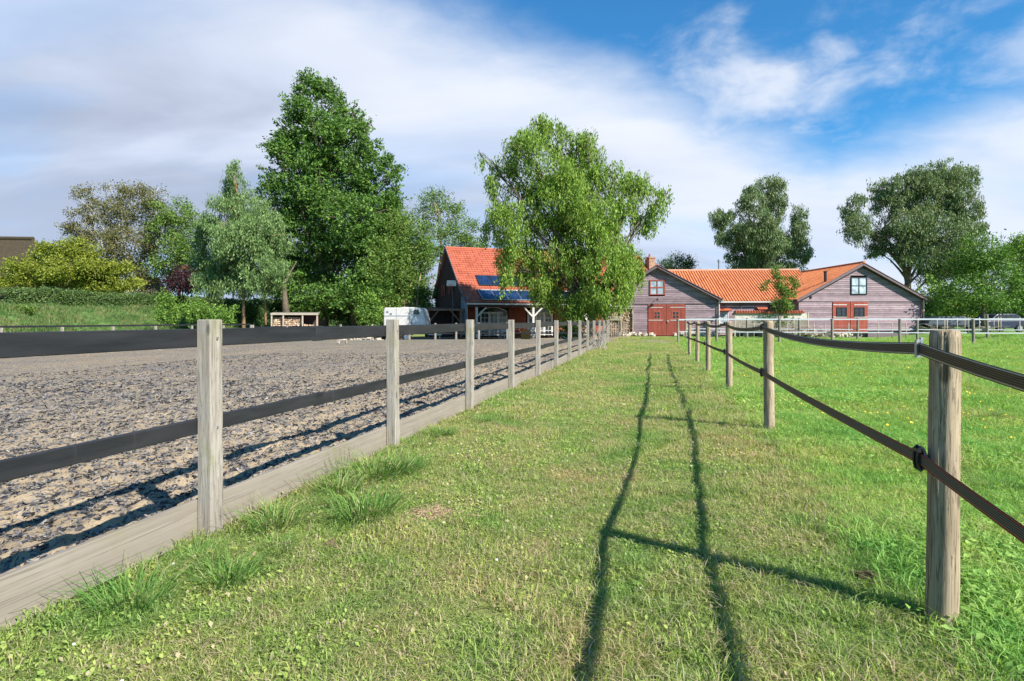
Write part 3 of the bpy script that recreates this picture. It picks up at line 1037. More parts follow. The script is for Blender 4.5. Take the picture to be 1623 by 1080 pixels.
post_meshes = [square_post(1.36, 0.105, k) for k in range(3)]
ST = 2.51 / D2.y
S0 = (3.605) / D2.y
fence = thing('arena_fence', 'long post and black rail fence between the riding arena and the mown path', 'fence', st(0, 0))
fl = fence.location


def rel(s, t, z=0.0):
    return st(s, t, z) - fl


hs = [1.355, 1.36, 1.36, 1.36, 1.355, 1.35, 1.34, 1.35, 1.345, 1.34, 1.35, 1.345, 1.34]
for n_ in range(-2, 13):
    s = S0 + n_ * ST
    o = link('post', post_meshes[n_ % 3], M['post'], fence, rel(s, 0, 0.0), YAW + random.uniform(-.03, .03) + (n_ % 4) * math.pi / 2)
    o.rotation_euler[0] = random.uniform(-0.006, 0.006)
    o.rotation_euler[1] = random.uniform(-0.006, 0.006)
    if n_ >= 0: o.scale.z = hs[n_] / 1.36
for k in range(-2, 12, 2):
    s0_, s1_ = S0 + k * ST + ST * 0.5, S0 + (k + 2) * ST + ST * 0.5
    s1_ = min(s1_, S0 + 12 * ST)
    for zc, hh in ((1.238, 0.115), (0.676, 0.095)):
        dz = random.uniform(-.008, .008)
        rail_piece('rail', rel(s0_, -0.078, zc + dz), rel(s1_ - 0.004, -0.078, zc + random.uniform(-.008, .008)), 0.04, hh, M['rail'], fence)
        rail_piece('rail_sleeve', rel(s1_ - 0.055, -0.078, zc), rel(s1_ + 0.055, -0.078, zc), 0.048, hh + 0.012, M['rail'], fence)
for k in range(-2, 12):
    s0_, s1_ = S0 + k * ST, S0 + (k + 1) * ST
    rail_piece('kick_board', rel(s0_ + 0.002, -0.075, 0.05), rel(s1_ - 0.002, -0.075, 0.05 + random.uniform(-.008, .008)), 0.038, 0.33, M['kick'], fence)
for n_ in range(0, 6):
    for zz in (1.238, 0.676):
        mb = MB(); mb.tube([(0, 0, 0), (0, .006, 0)], .009, 8)
        mb.build('screw', M['steel'], fence, loc=rel(S0 + n_ * ST, .0535, zz) , rz=YAW + math.pi)
# short stakes that prop the kick board further on
for s in (S0 + 4.55 * ST, S0 + 4.72 * ST):
    mb = MB(); mb.box((0, 0, 0.1), (0.07, 0.035, 0.3))
    mb.build('stake', M['post'], fence, loc=rel(s, -0.025, 0), rz=YAW)

back = thing('arena_fence', 'low black rail fence across the far end of the riding arena before the farmhouse', 'fence', st(S_BACK, 0))
bl = Vector(back.location)


def back_pt(u):
    r_ = (u - 811.5) / 900
    base = st(S_BACK, 0)
    t = (r_ * base.y - base.x) / (N2.x - r_ * N2.y)
    return t


bz = -0.22
low_post = square_post(1.32, 0.10, 9, 0.2)
tp = [T_FAR] + [back_pt(u) for u in (455, 540, 590, 649, 690, 723, 759, 804, 855, 905)] + [-0.15]
for i, t in enumerate(tp):
    z = float(arena_z(t))
    link('post', low_post, M['post'], back, st(S_BACK, t, z - 0.0) - bl, YAW)
for i in range(len(tp) - 1):
    za, zb = float(arena_z(tp[i])), float(arena_z(tp[i + 1]))
    for zc, hh in ((1.17, 0.11), (0.66, 0.09)):
        rail_piece('rail', st(S_BACK + .075, tp[i], zc + za) - bl, st(S_BACK + .075, tp[i + 1] - .004, zc + zb) - bl, 0.035, hh, M['rail'], back)
    rail_piece('kick_board', st(S_BACK - .085, tp[i], za + .11) - bl, st(S_BACK - .085, tp[i + 1] - .004, zb + .11) - bl, 0.04, 0.34, M['kick'], back)

left = thing('arena_fence', 'black rail fence along the far left side of the riding arena below the dike', 'fence', st(0, T_FAR))
ll = Vector(left.location)
zl = float(arena_z(T_FAR))
nl = 13
for k in range(-3, nl):
    s = min(S_BACK - 0.2 - (nl - 1 - k) * 2.59, S_BACK)
    link('post', low_post, M['post'], left, st(s, T_FAR, zl) - ll, YAW)
    if k < nl - 1:
        for zc, hh in ((1.36, 0.09), (0.70, 0.09)):
            rail_piece('rail', st(s, T_FAR - .075, zl + zc) - ll, st(s + 2.586, T_FAR - .075, zl + zc) - ll, 0.035, hh, M['rail'], left)
        rail_piece('kick_board', st(s, T_FAR + .085, zl + .03) - ll, st(s + 2.586, T_FAR + .085, zl + .03) - ll, 0.04, 0.34, M['kick'], left)


# ------------------------------------------------------------------ tape fence of the paddock on the right
def round_post(h, rad, seed, below=0.15):
    rr = np.random.default_rng(seed)
    n, nz = 40, 46
    zs = np.linspace(-below, h, nz)
    ang = np.arange(n) * 2 * np.pi / n
    A, Zg = np.meshgrid(ang, zs)
    lump = 0.05 * (vnoise(np.cos(A) * 1.3 + seed, Zg * 0.9 + np.sin(A) * 1.3, 1.6, seed) - 0.5) * 2
    lump += 0.035 * (vnoise(A * 3.2 * np.ones_like(Zg), Zg * 4.5, 1.0, seed + 1) - 0.5) * 2
    crack = 0.16 * np.exp(-((((A - (4.0 + 0.10 * np.sin(Zg * 3 + seed))) + np.pi) % (2 * np.pi) - np.pi) / 0.055) ** 2) * ss(Zg, 0.25, 0.5)
    Rr = rad * (1 + lump - crack) * (1 - 0.04 * Zg)
    Rr[-1] *= 0.93
    V = np.stack([Rr * np.cos(A), Rr * np.sin(A), Zg], -1).reshape(-1, 3)
    fs = []
    for i in range(nz - 1):
        for j in range(n):
            j2 = (j + 1) % n
            fs.append((i * n + j, i * n + j2, (i + 1) * n + j2, (i + 1) * n + j))
    top = (nz - 1) * n
    V = list(map(tuple, V)) + [(0, 0, h + 0.004)]
    for j in range(n): fs.append((top + j, top + (j + 1) % n, len(V) - 1))
    mb = MB(); mb.add(V, fs)
    me = mb.mesh('post')
    for p in me.polygons[:(nz - 1) * n]: p.use_smooth = True
    return me


def ribbon(pts, w, up_tilt=None, n=7, th=0.0016):
    """flat tape hanging along pts; 'across' runs 0..1 over its width"""
    pts = [Vector(p) for p in pts]
    V = []; A = []; F = []
    for i, p in enumerate(pts):
        d = (pts[min(i + 1, len(pts) - 1)] - pts[max(i - 1, 0)]).normalized()
        side = d.cross(Vector((0, 0, 1))).normalized()
        up = side.cross(d)
        tw = up_tilt[i] if up_tilt else 0
        up2 = (up * math.cos(tw) + side * math.sin(tw))
        nn = d.cross(up2).normalized()
        for f in (1, -1):
            for j in range(n):
                a_ = j / (n - 1)
                V.append(p + up2 * (a_ - 0.5) * w + nn * f * th / 2); A.append(a_)
    m2 = 2 * n
    for i in range(len(pts) - 1):
        for j in range(n - 1):
            F.append((i * m2 + j, i * m2 + j + 1, (i + 1) * m2 + j + 1, (i + 1) * m2 + j))
            F.append((i * m2 + n + j, (i + 1) * m2 + n + j, (i + 1) * m2 + n + j + 1, i * m2 + n + j + 1))
        F.append((i * m2, (i + 1) * m2, (i + 1) * m2 + n, i * m2 + n))
        F.append((i * m2 + n - 1, i * m2 + 2 * n - 1, (i + 1) * m2 + 2 * n - 1, (i + 1) * m2 + n - 1))
    me = bpy.data.meshes.new('tape')
    me.from_pydata([tuple(v) for v in V], [], F)
    a_ = me.attributes.new('across', 'FLOAT', 'POINT'); a_.data.foreach_set('value', np.array(A, np.float32))
    me.update(); me.shade_smooth()
    return me


tape = thing('tape_fence', 'round wooden post fence strung with two dark electric tapes beside the mown path', 'fence', (1.907, 2.52, 0))
tl = Vector(tape.location)
rp = [(0.62, -1.6, 1.30), (1.907, 2.52, 1.30), (3.145, 6.94, 1.35), (4.20, 10.97, 1.33), (5.05, 14.63, 1.33), (5.83, 17.87, 1.31), (6.75, 21.6, 1.31)]
rads = [0.060, 0.0605, 0.060, 0.062, 0.06, 0.06, 0.06]
side = Vector((-N2.x, -N2.y, 0))
tops, lows = [], []
top_h = [1.20, 1.224, 1.262, 1.277, 1.28, 1.27, 1.27]
low_h = [0.74, 0.734, 0.715, 0.742, 0.752, 0.74, 0.70]
for i, (x, y, h) in enumerate(rp):
    base = Vector((x, y, 0)) - tl
    z0 = float(gz(x, y)) - 0.0
    p = link('post', round_post(h, rads[i], 40 + i), M['round_post'], tape, base + Vector((0, 0, z0)), 0.0)
    p.rotation_euler = (random.uniform(-.008, .008), 0.012 if i == 1 else random.uniform(-.012, .012), i * 0.0 + (0 if i == 1 else i * 1.3))
    for hh, lst in ((top_h[i], tops), (low_h[i], lows)):
        c = base + side * (rads[i] + 0.028) + Vector((0, 0, hh))
        lst.append(c)
        mb = MB()
        if lst is lows:
            # round screw-in ring insulator
            prof = [(0.0, 0.020), (0.008, 0.034), (0.020, 0.036), (0.026, 0.030)]
            fwd = side
            mb.tube([base + side * (rads[i] - 0.01) + Vector((0, 0, hh)), base + side * (rads[i] + 0.012) + Vector((0, 0, hh)),
                     base + side * (rads[i] + 0.014) + Vector((0, 0, hh)), base + side * (rads[i] + 0.024) + Vector((0, 0, hh))],
                    [0.016, 0.016, 0.052, 0.048], 20)
            dd = Vector((D2.x, D2.y, 0))
            for sg in (-1, 1):
                mb.tube([c + dd * sg * .018 + side * .012 * math.cos(q_) + Vector((0, 0, .052 * math.sin(q_))) for q_ in [k_ * .5236 for k_ in range(13)]], .0075, 6)
            mb.beam(c - Vector((0, 0, .0)) - dd * 0.03 + side * .008 + Vector((0, 0, .036)), c + dd * .03 + side * .008 + Vector((0, 0, .036)), 0.012, 0.012)
        else:
            dd = Vector((D2.x, D2.y, 0))
            mb.tube([base + side * (rads[i] - 0.01) + Vector((0, 0, hh)), base + side * (rads[i] + 0.02) + Vector((0, 0, hh))], 0.007, 8)
            mb.beam(c + side * .006 - Vector((0, 0, .040)), c + side * .006 + Vector((0, 0, .040)), 0.014, 0.016)
            mb.beam(c - side * .010 - Vector((0, 0, .036)), c - side * .010 + Vector((0, 0, .050)), 0.010, 0.012)
            for sg in (-1, 1):
                mb.beam(c + side * .010 + Vector((0, 0, .034 * sg)), c - side * .014 + Vector((0, 0, .034 * sg)), 0.012, 0.008)
        mb.build('insulator', M['plastic_black'] if lst is lows else M['steel'] if i == 1 else M['plastic_black'], p).matrix_parent_inverse = Matrix.Identity(4)
        ins = p.children[-1] if p.children else None
# insulators were built in fence coordinates: move them into their post's frame
for p in list(tape.children):
    if p.name.startswith('post'):
        for ch in p.children:
            mloc = Matrix.Translation(p.location) @ p.rotation_euler.to_matrix().to_4x4()
            ch.data.transform(mloc.inverted())


def span(lst, sags, twist=0.0, seg=16):
    pts = []; tw = []
    for i in range(len(lst) - 1):
        a_, b_ = lst[i], lst[i + 1]
        for k in range(seg):
            f = k / seg
            q = a_.lerp(b_, f)
            q = q - Vector((0, 0, 4 * sags[i] * f * (1 - f)))
            pts.append(q); tw.append(twist * math.sin(math.pi * f) * (1 if i % 2 else -0.6))
    pts.append(lst[-1]); tw.append(0)
    return pts, tw


pts, tw = span(tops, [0.10, 0.055, 0.062, 0.070, 0.055, 0.05], 0.30)
link('tape', ribbon(pts, 0.056, tw), M['tape_top'], tape)['label'] = 'upper dark brown tape with pale edge threads, sagging between the posts'
pts, tw = span(lows, [0.07, 0.015, 0.02, 0.015, 0.01, 0.01], 0.08)
link('tape', ribbon(pts, 0.056, tw), M['tape_low'], tape)['label'] = 'lower dark grey tape with red edge threads'

# ------------------------------------------------------------------ white rail fences at the back of the paddock
def white_fence(label, p0, p1, us, h, rails, depth_thick=0.1):
    p0, p1 = Vector(p0), Vector(p1)
    t_ = thing('rail_fence', label, 'fence', p0)
    d = p1 - p0
    rz = math.atan2(d.y, d.x)
    pm = [round_post(h, 0.075, 70 + k) for k in range(2)]
    fr = []
    for u in us:
        r_ = (u - 811.5) / 900
        f = (r_ * p0.y - p0.x) / (d.x - r_ * d.y)
        fr.append(f)
    for k, f in enumerate(fr):
        q = p0 + d * f
        z = float(gz(q.x, q.y))
        o = link('post', pm[k % 2], M['grey_wood'], t_, Vector((q.x, q.y, z)) - p0, k * 1.1)
        o.rotation_euler[1] = random.uniform(-.03, .03)
    nrm = -Vector((d.y, -d.x, 0)).normalized() * 0.09
    fr2 = sorted(fr + [1.0])
    for za, hh in rails:
        for a_, b_ in zip(fr2[:-1], fr2[1:]):
            rail_piece('rail', d * a_ + nrm + Vector((0, 0, za)), d * b_ + nrm + Vector((0, 0, za + random.uniform(-.012, .012))), 0.018, hh, M['white_rail'], t_)
    return t_


white_fence('nearer white rail fence on round grey posts across the back of the paddock', (10.2, 34.7, 0), (33.5, 28.8, 0),
            [1075, 1136, 1235, 1319, 1426, 1543, 1640], 1.43, ((1.40, 0.065), (0.655, 0.06)))
white_fence('second white rail fence on round posts just behind the nearer one', (12.0, 39.5, 0), (38, 33.0, 0),
            [1087, 1184, 1267, 1359, 1454, 1565, 1650], 1.50, ((1.44, 0.06), (0.76, 0.05)))
stk = thing('stake_fence', 'thin pale stakes with wire in front of the barns behind the white rails', 'fence', (16, 43, 0))
sl = Vector(stk.location)
prev = None
for k, u in enumerate([1172, 1195, 1209, 1248, 1290, 1308, 1345, 1392, 1414, 1436, 1485, 1497, 1501, 1517, 1529, 1535, 1552, 1575, 1582, 1586, 1616]):
    Yk = 43 - (u - 1172) / 450 * 3.0
    x = (u - 811.5) / 900 * Yk
    z = float(gz(x, Yk))
    mb = MB(); mb.tube([(0, 0, -.1), (0.01, 0, 1.15)], [0.035, 0.03], 7)
    mb.build('stake', M['pale_wood'], stk, smooth=True, loc=Vector((x, Yk, z)) - sl)
    cur = Vector((x, Yk, z + 0.95)) - sl
    if prev is not None:
        mb = MB(); mb.tube([prev, cur], 0.008, 4); mb.build('wire', M['steel'], stk)
    prev = cur


# ------------------------------------------------------------------ buildings
def lap_siding(mb, prof, y, z0, z1, bh=0.155, th=0.022, holes=()):
    """horizontal lapped boards filling the outline prof(z) -> (xa, xb), cut round holes (xa, xb, za, zb)"""
    z = z0
    while z < z1 - 0.01:
        zt = min(z + bh, z1)
        a0, b0 = prof(z); a1, b1 = prof(zt)
        spans = [(a0, b0, a1, b1)]
        for (ha, hb, hz0, hz1) in holes:
            if hz0 < zt - 0.02 and hz1 > z + 0.02:
                ns_ = []
                for (p, q, r_, s_) in spans:
                    if ha > p and hb < q:
                        ns_ += [(p, ha, r_, ha), (hb, q, hb, s_)]
                    else: ns_.append((p, q, r_, s_))
                spans = ns_
        for (p, q, r_, s_) in spans:
            if q - p < 0.02: continue
            mb.part()
            vs = [(p, y, z), (q, y, z), (q, y - th * 1.6, z + .002), (p, y - th * 1.6, z + .002),
                  (r_, y, zt), (s_, y, zt), (s_, y - th * .5, zt), (r_, y - th * .5, zt)]
            mb.add(vs, [(0, 1, 2, 3), (3, 2, 6, 7), (7, 6, 5, 4), (0, 3, 7, 4), (1, 5, 6, 2), (0, 4, 5, 1)])
        z = zt


def pan_roof(mb, x0, x1, path, pitch=0.21, amp=0.028, row=0.36, lap=0.018, clip=None, jitter=0.0):
    """pantile sheet: waves along x, stepped rows along the path [(y, z), ...] from eave to ridge"""
    seg = 7
    nx = max(2, int(round((x1 - x0) / pitch * seg)))
    xs = np.linspace(x0, x1, nx + 1)
    rows = []
    for (ya, za), (yb, zb) in zip(path[:-1], path[1:]):
        ln = math.hypot(yb - ya, zb - za); k = max(1, int(round(ln / row)))
        nrm = (-(zb - za) / ln, (yb - ya) / ln)
        for i in range(k):
            rows.append((ya + (yb - ya) * i / k, za + (zb - za) * i / k, ya + (yb - ya) * (i + 1) / k, za + (zb - za) * (i + 1) / k, nrm))
    fr_ = (xs / pitch + 1e-6) % 1.0
    wave = amp * np.where(fr_ < 0.14, fr_ / 0.14, 1 - ((fr_ - 0.14) / 0.86) ** 1.4)
    for (ya, za, yb, zb, nr) in rows:
        xa = xs
        if clip:
            lo, hi = clip(ya)
            lo2, hi2 = clip(yb)
            xa = np.clip(xs, lo, hi); xb = np.clip(xs, lo2, hi2)
        else: xb = xs
        for i in range(nx):
            mb._r = random.random() if i % seg == 0 else mb._r
            w0, w1 = wave[i], wave[i + 1]
            if xa[i] == xa[i + 1] and xb[i] == xb[i + 1]: continue
            vs = [(xa[i], ya + nr[0] * (w0 + lap), za + nr[1] * (w0 + lap)), (xa[i + 1], ya + nr[0] * (w1 + lap), za + nr[1] * (w1 + lap)),
                  (xb[i + 1], yb + nr[0] * w1, zb + nr[1] * w1), (xb[i], yb + nr[0] * w0, zb + nr[1] * w0),
                  (xa[i], ya + nr[0] * (w0 * .2), za + nr[1] * (w0 * .2)), (xa[i + 1], ya + nr[0] * (w1 * .2), za + nr[1] * (w1 * .2))]
            mb.add(vs, [(0, 1, 2, 3), (4, 5, 1, 0)])


def pan_roof_side(mb, y0, y1, path, **kw):
    """same sheet for a roof whose eaves run along y: built along x and turned"""
    m2 = MB()
    pan_roof(m2, y0, y1, path, **kw)
    b = len(mb.v)
    mb.v += [(y, x, z) for (x, y, z) in m2.v]
    mb.rnd += m2.rnd
    mb.f += [tuple(i + b for i in f[::-1]) for f in m2.f]


def window(parent, x0, x1, z0, z1, y, fmat, gmat, nx=2, nz=2, fw=0.06, bar=0.035, name='window', sill=False):
    w = MB()
    w.b(x0 - fw, x0, y - 0.06, y + 0.02, z0 - fw, z1 + fw); w.b(x1, x1 + fw, y - 0.06, y + 0.02, z0 - fw, z1 + fw)
    w.b(x0, x1, y - 0.058, y + 0.02, z1, z1 + fw); w.b(x0, x1, y - 0.058, y + 0.02, z0 - fw, z0)
    for i in range(1, nx):
        xc = x0 + (x1 - x0) * i / nx; w.b(xc - bar / 2, xc + bar / 2, y - 0.05, y + 0.01, z0, z1)
    for i in range(1, nz):
        zc = z0 + (z1 - z0) * i / nz; w.b(x0, x1, y - 0.046, y + 0.008, zc - bar / 2, zc + bar / 2)
    o = w.build(name, fmat, parent)
    for i in range(nx):
        for j in range(nz):
            g_ = MB(); g_.b(x0 + (x1 - x0) * i / nx, x0 + (x1 - x0) * (i + 1) / nx, y - 0.02, y - 0.012, z0 + (z1 - z0) * j / nz, z0 + (z1 - z0) * (j + 1) / nz)
            g_.build('pane', gmat, o)
    return o


def board_door(parent, x0, x1, z0, z1, y, holes='peep', strap=True, label=None):
    d = MB()
    n = max(3, int(round((x1 - x0) / 0.12)))
    w = (x1 - x0) / n
    cx = (x0 + x1) / 2
    hz0, hz1, hx0, hx1 = z0 + (z1 - z0) * .55, z0 + (z1 - z0) * .77, cx - .24, cx + .24
    for i in range(n):
        d.part()
        xa, xb = x0 + i * w + 0.004, x0 + (i + 1) * w - 0.004
        if holes and xb > hx0 and xa < hx1 and holes == 'win':
            d.b(xa, xb, y - 0.05, y, z0, hz0 - .1); d.b(xa, xb, y - 0.05, y, hz1 + .1, z1)
        else:
            d.b(xa, xb, y - 0.05, y, z0, z1)
    d.part(0.3); d.b(x0, x1, y - 0.03, y - .001, z0, z1) if holes != 'win' else None
    o = d.build('door', M['red_wood'], parent)
    if label: o['label'] = label
    if holes == 'peep':
        f = MB(); f.b(hx0 - .07, hx1 + .07, y - .06, y - .051, hz0 - .07, hz1 + .07)
        f.build('panel', M['red_frame'], o)
        for i in range(2):
            for j in range(2):
                g_ = MB(); a_ = hx0 + .03 + i * .25; b_ = hz0 + .02 + j * .30
                g_.b(a_, a_ + .17, y - .07, y - .061, b_, b_ + .22)
                g_.build('pane', M['glass_dark'], o)
    if holes == 'win':
        window(o, hx0 - .12, hx1 + .12, hz0 - .06, hz1 + .06, y - 0.03, M['black_metal'], M['glass_dark'], 2, 2, .05, .03)
    if strap:
        for zz in (z0 + (z1 - z0) * .90, z0 + (z1 - z0) * .49):
            s_ = MB()
            xa, xb = (x0 + .02, x1 - .28) if strap == 'l' else (x0 + .28, x1 - .02)
            s_.b(xa, xb, y - .064, y - .0505, zz - .028, zz + .028)
            s_.build('strap_hinge', M['white_paint'], o)
    return o


def barn_lamp(parent, x, y, z):
    l = MB()
    l.tube([(x, y, z + .12), (x, y - .18, z + .2), (x - .02, y - .34, z + .10)], 0.02, 6)
    l.tube([(x - .02, y - .34, z + .12), (x - .02, y - .35, z + .05), (x - .02, y - .36, z - .06)], [0.03, .06, .15], 12)
    l.build('barn_lamp', M['black_metal'], parent)


# ---- left barn
B0 = Vector((12.45, 48.6, 0.0))
barn = thing('barn', 'purple grey boarded barn with tall red double doors and a red framed loft window', 'barn', B0, YAW)
HW, EZ, PZ = 4.85, 3.08, 5.82
sl_ = (PZ - EZ) / HW


def bprof(z):
    x = HW if z <= EZ else max(0.0, (PZ - z) / sl_)
    return (-x, x)


mb = MB()
lap_siding(mb, bprof, 0.0, 0.18, 2.72, holes=[(-0.8, 2.28, -1, 2.8), (-4.25, -2.0, -1, 2.42)])
lap_siding(mb, bprof, -0.022, 2.80, PZ - .03, holes=[(-.66, .62, 3.50, 4.82)])
mb.build('siding', M['siding'], barn, kind='stuff')
mb = MB(); mb.b(-HW - .01, HW + .01, -.07, 0.0, 2.72, 2.80); mb.build('trim_board', M['siding_trim'], barn)
mb = MB(); mb.b(-HW, -HW + .12, .02, 14, 0, 3.0); mb.b(HW - .12, HW, .02, 14, 0, 3.0); mb.b(-HW + .12, HW - .12, 13.9, 14, 0, 3.0)
mb.b(-HW + .12, HW - .12, 0.3, .4, 0, 5.0 * .6); mb.build('wall', M['siding'], barn)
mb = MB(); mb.b(-HW, -4.25, -.05, .1, -.1, .18); mb.b(-2.0, -.8, -.05, .1, -.1, .18); mb.b(2.28, HW, -.05, .1, -.1, .18); mb.build('plinth', M['concrete'], barn)
mb = MB()
for sgn in (-1, 1):
    mb.beam((0, -.42, PZ + .13), (sgn * 5.18, -.42, PZ + .13 - 5.18 * sl_), 0.05, 0.24, up=(0, 0, 1))
mb.build('bargeboard', M['siding_trim'], barn)
mb = MB()
for sgn in (-1, 1):
    mb.beam((sgn * .05, -.2, PZ + .10), (sgn * 5.12, -.2, PZ + .10 - 5.12 * sl_), 0.40, 0.05)
mb.build('soffit', M['siding_trim'], barn)
mb = MB()
for sgn in (-1, 1):
    pan_roof_side(mb, -.5, 14, [(sgn * 5.22, PZ + .24 - 5.22 * sl_), (0, PZ + .24)])
mb.build('roof_tiles', M['roof_orange'], barn, kind='stuff')
mb = MB(); mb.tube([(0, -.5, PZ + .27), (0, 14, PZ + .27)], 0.09, 8); mb.build('ridge_cap', M['roof_orange'], barn)
mb = MB()
for sgn in (-1, 1):
    mb.beam((sgn * 5.26, -.45, PZ + .16 - 5.24 * sl_), (sgn * 5.26, 14, PZ + .16 - 5.24 * sl_), .1, .09)
mb.build('gutter', M['white_trim'], barn)
board_door(barn, -.76, .72, 0.06, 2.72, -.03, 'peep', 'l', 'left red leaf with four small square panes')
board_door(barn, .78, 2.24, 0.06, 2.72, -.03, 'peep', 'r', 'right red leaf with four small square panes')
mb = MB(); mb.b(.735, .765, -.09, -.06, .05, 2.7); mb.build('door_post', M['red_frame'], barn)
mb = MB(); mb.box((.86, -.14, 1.25), (.05, .05, .16)); mb.box((.86, -.12, 1.32), (.16, .03, .04)); mb.build('door_latch', M['white_paint'], barn)
window(barn, -.56, .52, 3.60, 4.72, -.06, M['red_frame'], M['glass_pale'], 2, 2, .08, .10)
barn_lamp(barn, 0.02, -.06, 3.1)
mb = MB(); mb.tube([(HW + .12, -.1, 0), (HW + .12, -.1, 2.95)], .05, 8); mb.build('downpipe', M['white_paint'], barn)
mb = MB(); mb.b(HW - .10, HW + .03, -.08, -.045, 0, 2.95); mb.build('corner_board', M['siding_trim'], barn)

# ---- wing between the barns, part of the same row
wing = thing('barn', 'long low wing with a bright orange pantile roof joining the two barns', 'barn', (17.55, 48.65, 0), R(-4))
WX0, WX1, WY = -0.05, 6.3, 0.0
mb = MB()
lap_siding(mb, lambda z: (WX0 + .02, WX1), WY, 0.1, 3.0, holes=[(3.3, 4.4, -1, 2.2)])
mb.build('siding', M['siding'], wing, kind='stuff')
mb = MB(); mb.b(WX0, 8, WY + 10.4, WY + 10.5, 0, 3.0); mb.b(WX0 + .1, WX1, WY + .3, WY + .36, 0, 2.9); mb.build('wall', M['siding'], wing)
mb = MB()
pan_roof(mb, -5.0, 9.0, [(WY - .38, 2.97), (WY + 5.25, 6.02)], pitch=0.24, amp=0.085, row=0.42, lap=0.006)
pan_roof(mb, -5.0, 9.0, [(WY + 10.9, 2.97), (WY + 5.25, 6.02)], pitch=0.43, amp=0.034, row=0.8)
mb.build('roof_tiles', M['roof_orange'], wing, kind='stuff')
mb = MB(); mb.tube([(-4.8, WY + 5.25, 6.07), (9, WY + 5.25, 6.07)], 0.13, 8); mb.build('ridge_cap', M['ridge'], wing)
mb = MB(); mb.b(.15, 5.6, WY - .50, WY - .38, 2.85, 2.96); mb.build('gutter', M['white_paint'], wing)
mb = MB(); mb.tube([(5.35, WY - .16, .3), (5.35, WY - .16, 2.85)], .05, 8); mb.build('downpipe', M['white_paint'], wing)
w_ = window(wing, .28, .88, 1.15, 2.02, WY - .04, M['white_paint'], M['glass_pale'], 2, 3, .07, .04)
mb = MB(); mb.b(.15, 1.05, WY - .5, WY - .02, 2.13, 2.2); mb.box((.6, WY - .28, 2.27), (1.0, .6, .06), rx=.35); mb.build('porch_roof', M['roof_red'], wing)
mb = MB(); mb.b(3.35, 4.35, WY + .05, WY + .08, .1, 2.15); mb.build('door_panel', M['glass_dark'], wing)
mb = MB(); mb.box((3.8, WY - .3, 2.38), (1.1, .6, .07), rx=.35); mb.build('door_hood', M['roof_red'], wing)
barn_lamp(wing, .62, WY - .03, 2.55); barn_lamp(wing, 1.9, WY - .03, 2.42)
mb = MB(); mb.tube([(2.0, WY + 6.3, 5.2), (2.0, WY + 6.3, 6.95)], .10, 10); mb.tube([(2.0, WY + 6.3, 6.95), (2.0, WY + 6.3, 7.2)], .15, 10)
mb.build('flue', M['steel'], wing)

# ---- right barn
b2 = Vector((27.6, 45.0, 0.4))
barn2 = thing('barn', 'purple grey boarded barn with black framed loft window and red doors with black windows', 'barn', b2, R(1.5))
HW2, EZ2, PZ2 = 4.95, 2.55, 5.25
s2 = (PZ2 - EZ2) / HW2


def bprof2(z):
    x = HW2 if z <= EZ2 else max(0.0, (PZ2 - z) / s2)
    return (-x, x)


mb = MB()
lap_siding(mb, bprof2, 0, .12, 2.42, holes=[(-2.28, .60, -1, 2.5)])
lap_siding(mb, bprof2, -.022, 2.48, PZ2 - .03, holes=[(-.82, .50, 2.98, 4.38)])
mb.build('siding', M['siding'], barn2, kind='stuff')
mb = MB(); mb.b(-HW2, HW2, -.07, 0, 2.42, 2.48); mb.build('trim_board', M['siding_trim'], barn2)
mb = MB(); mb.b(-HW2, -HW2 + .1, .02, 13, -.4, 2.6); mb.b(HW2 - .1, HW2, .02, 13, -.4, 2.6); mb.b(-HW2 + .1, HW2 - .1, 12.9, 13, -.4, 2.6)
mb.b(-HW2 + .1, HW2 - .1, .3, .4, -.4, 2.6); mb.build('wall', M['siding'], barn2)
mb = MB(); mb.b(-HW2, -2.28, -.03, .1, -.5, .0); mb.b(.6, HW2, -.03, .1, -.5, .0); mb.build('plinth', M['siding_trim'], barn2)
mb = MB()
for sgn in (-1, 1):
    mb.beam((0, -.42, PZ2 + .13), (sgn * 5.3, -.42, PZ2 + .13 - 5.3 * s2), 0.05, 0.22)
mb.build('bargeboard', M['siding_trim'], barn2)
mb = MB()
for sgn in (-1, 1):
    mb.beam((sgn * .05, -.2, PZ2 + .10), (sgn * 5.24, -.2, PZ2 + .10 - 5.24 * s2), 0.40, 0.05)
mb.build('soffit', M['siding_trim'], barn2)
mb = MB()
for sgn in (-1, 1):
    pan_roof_side(mb, -.5, 13, [(sgn * 5.34, PZ2 + .24 - 5.34 * s2), (0, PZ2 + .24)], pitch=.24, amp=.05, lap=.01)
mb.build('roof_tiles', M['roof_orange'], barn2, kind='stuff')
mb = MB(); mb.tube([(0, -.5, PZ2 + .27), (0, 13, PZ2 + .27)], 0.09, 8); mb.build('ridge_cap', M['roof_orange'], barn2)
board_door(barn2, -2.25, -.86, 0.04, 2.42, -.03, 'win', 'l', 'left red leaf with a black framed window')
board_door(barn2, -.82, .57, 0.04, 2.42, -.03, 'win', 'r', 'right red leaf with a black framed window')
window(barn2, -.74, .42, 3.06, 4.30, -.06, M['black_metal'], M['glass_pale'], 2, 2, .07, .06)
mb = MB(); mb.tube([(HW2 + .1, -.1, -.2), (HW2 + .1, -.1, 2.6)], .05, 8); mb.build('downpipe', M['white_paint'], barn2)
mb = MB(); mb.b(HW2 - .1, HW2 + .03, -.08, -.045, -.1, 2.55); mb.build('corner_board', M['red_frame'], barn2)
mb = MB(); mb.tube([(-2.75, .1, 3.6), (-2.75, .1, 4.75)], .11, 10); mb.tube([(-2.75, .1, 4.75), (-2.75, .1, 4.85)], .14, 10); mb.build('flue', M['black_metal'], barn2)
mb = MB(); mb.box((-4.0, -.1, 2.78), (.12, .08, .14)); mb.build('vent', M['black_metal'], barn2)

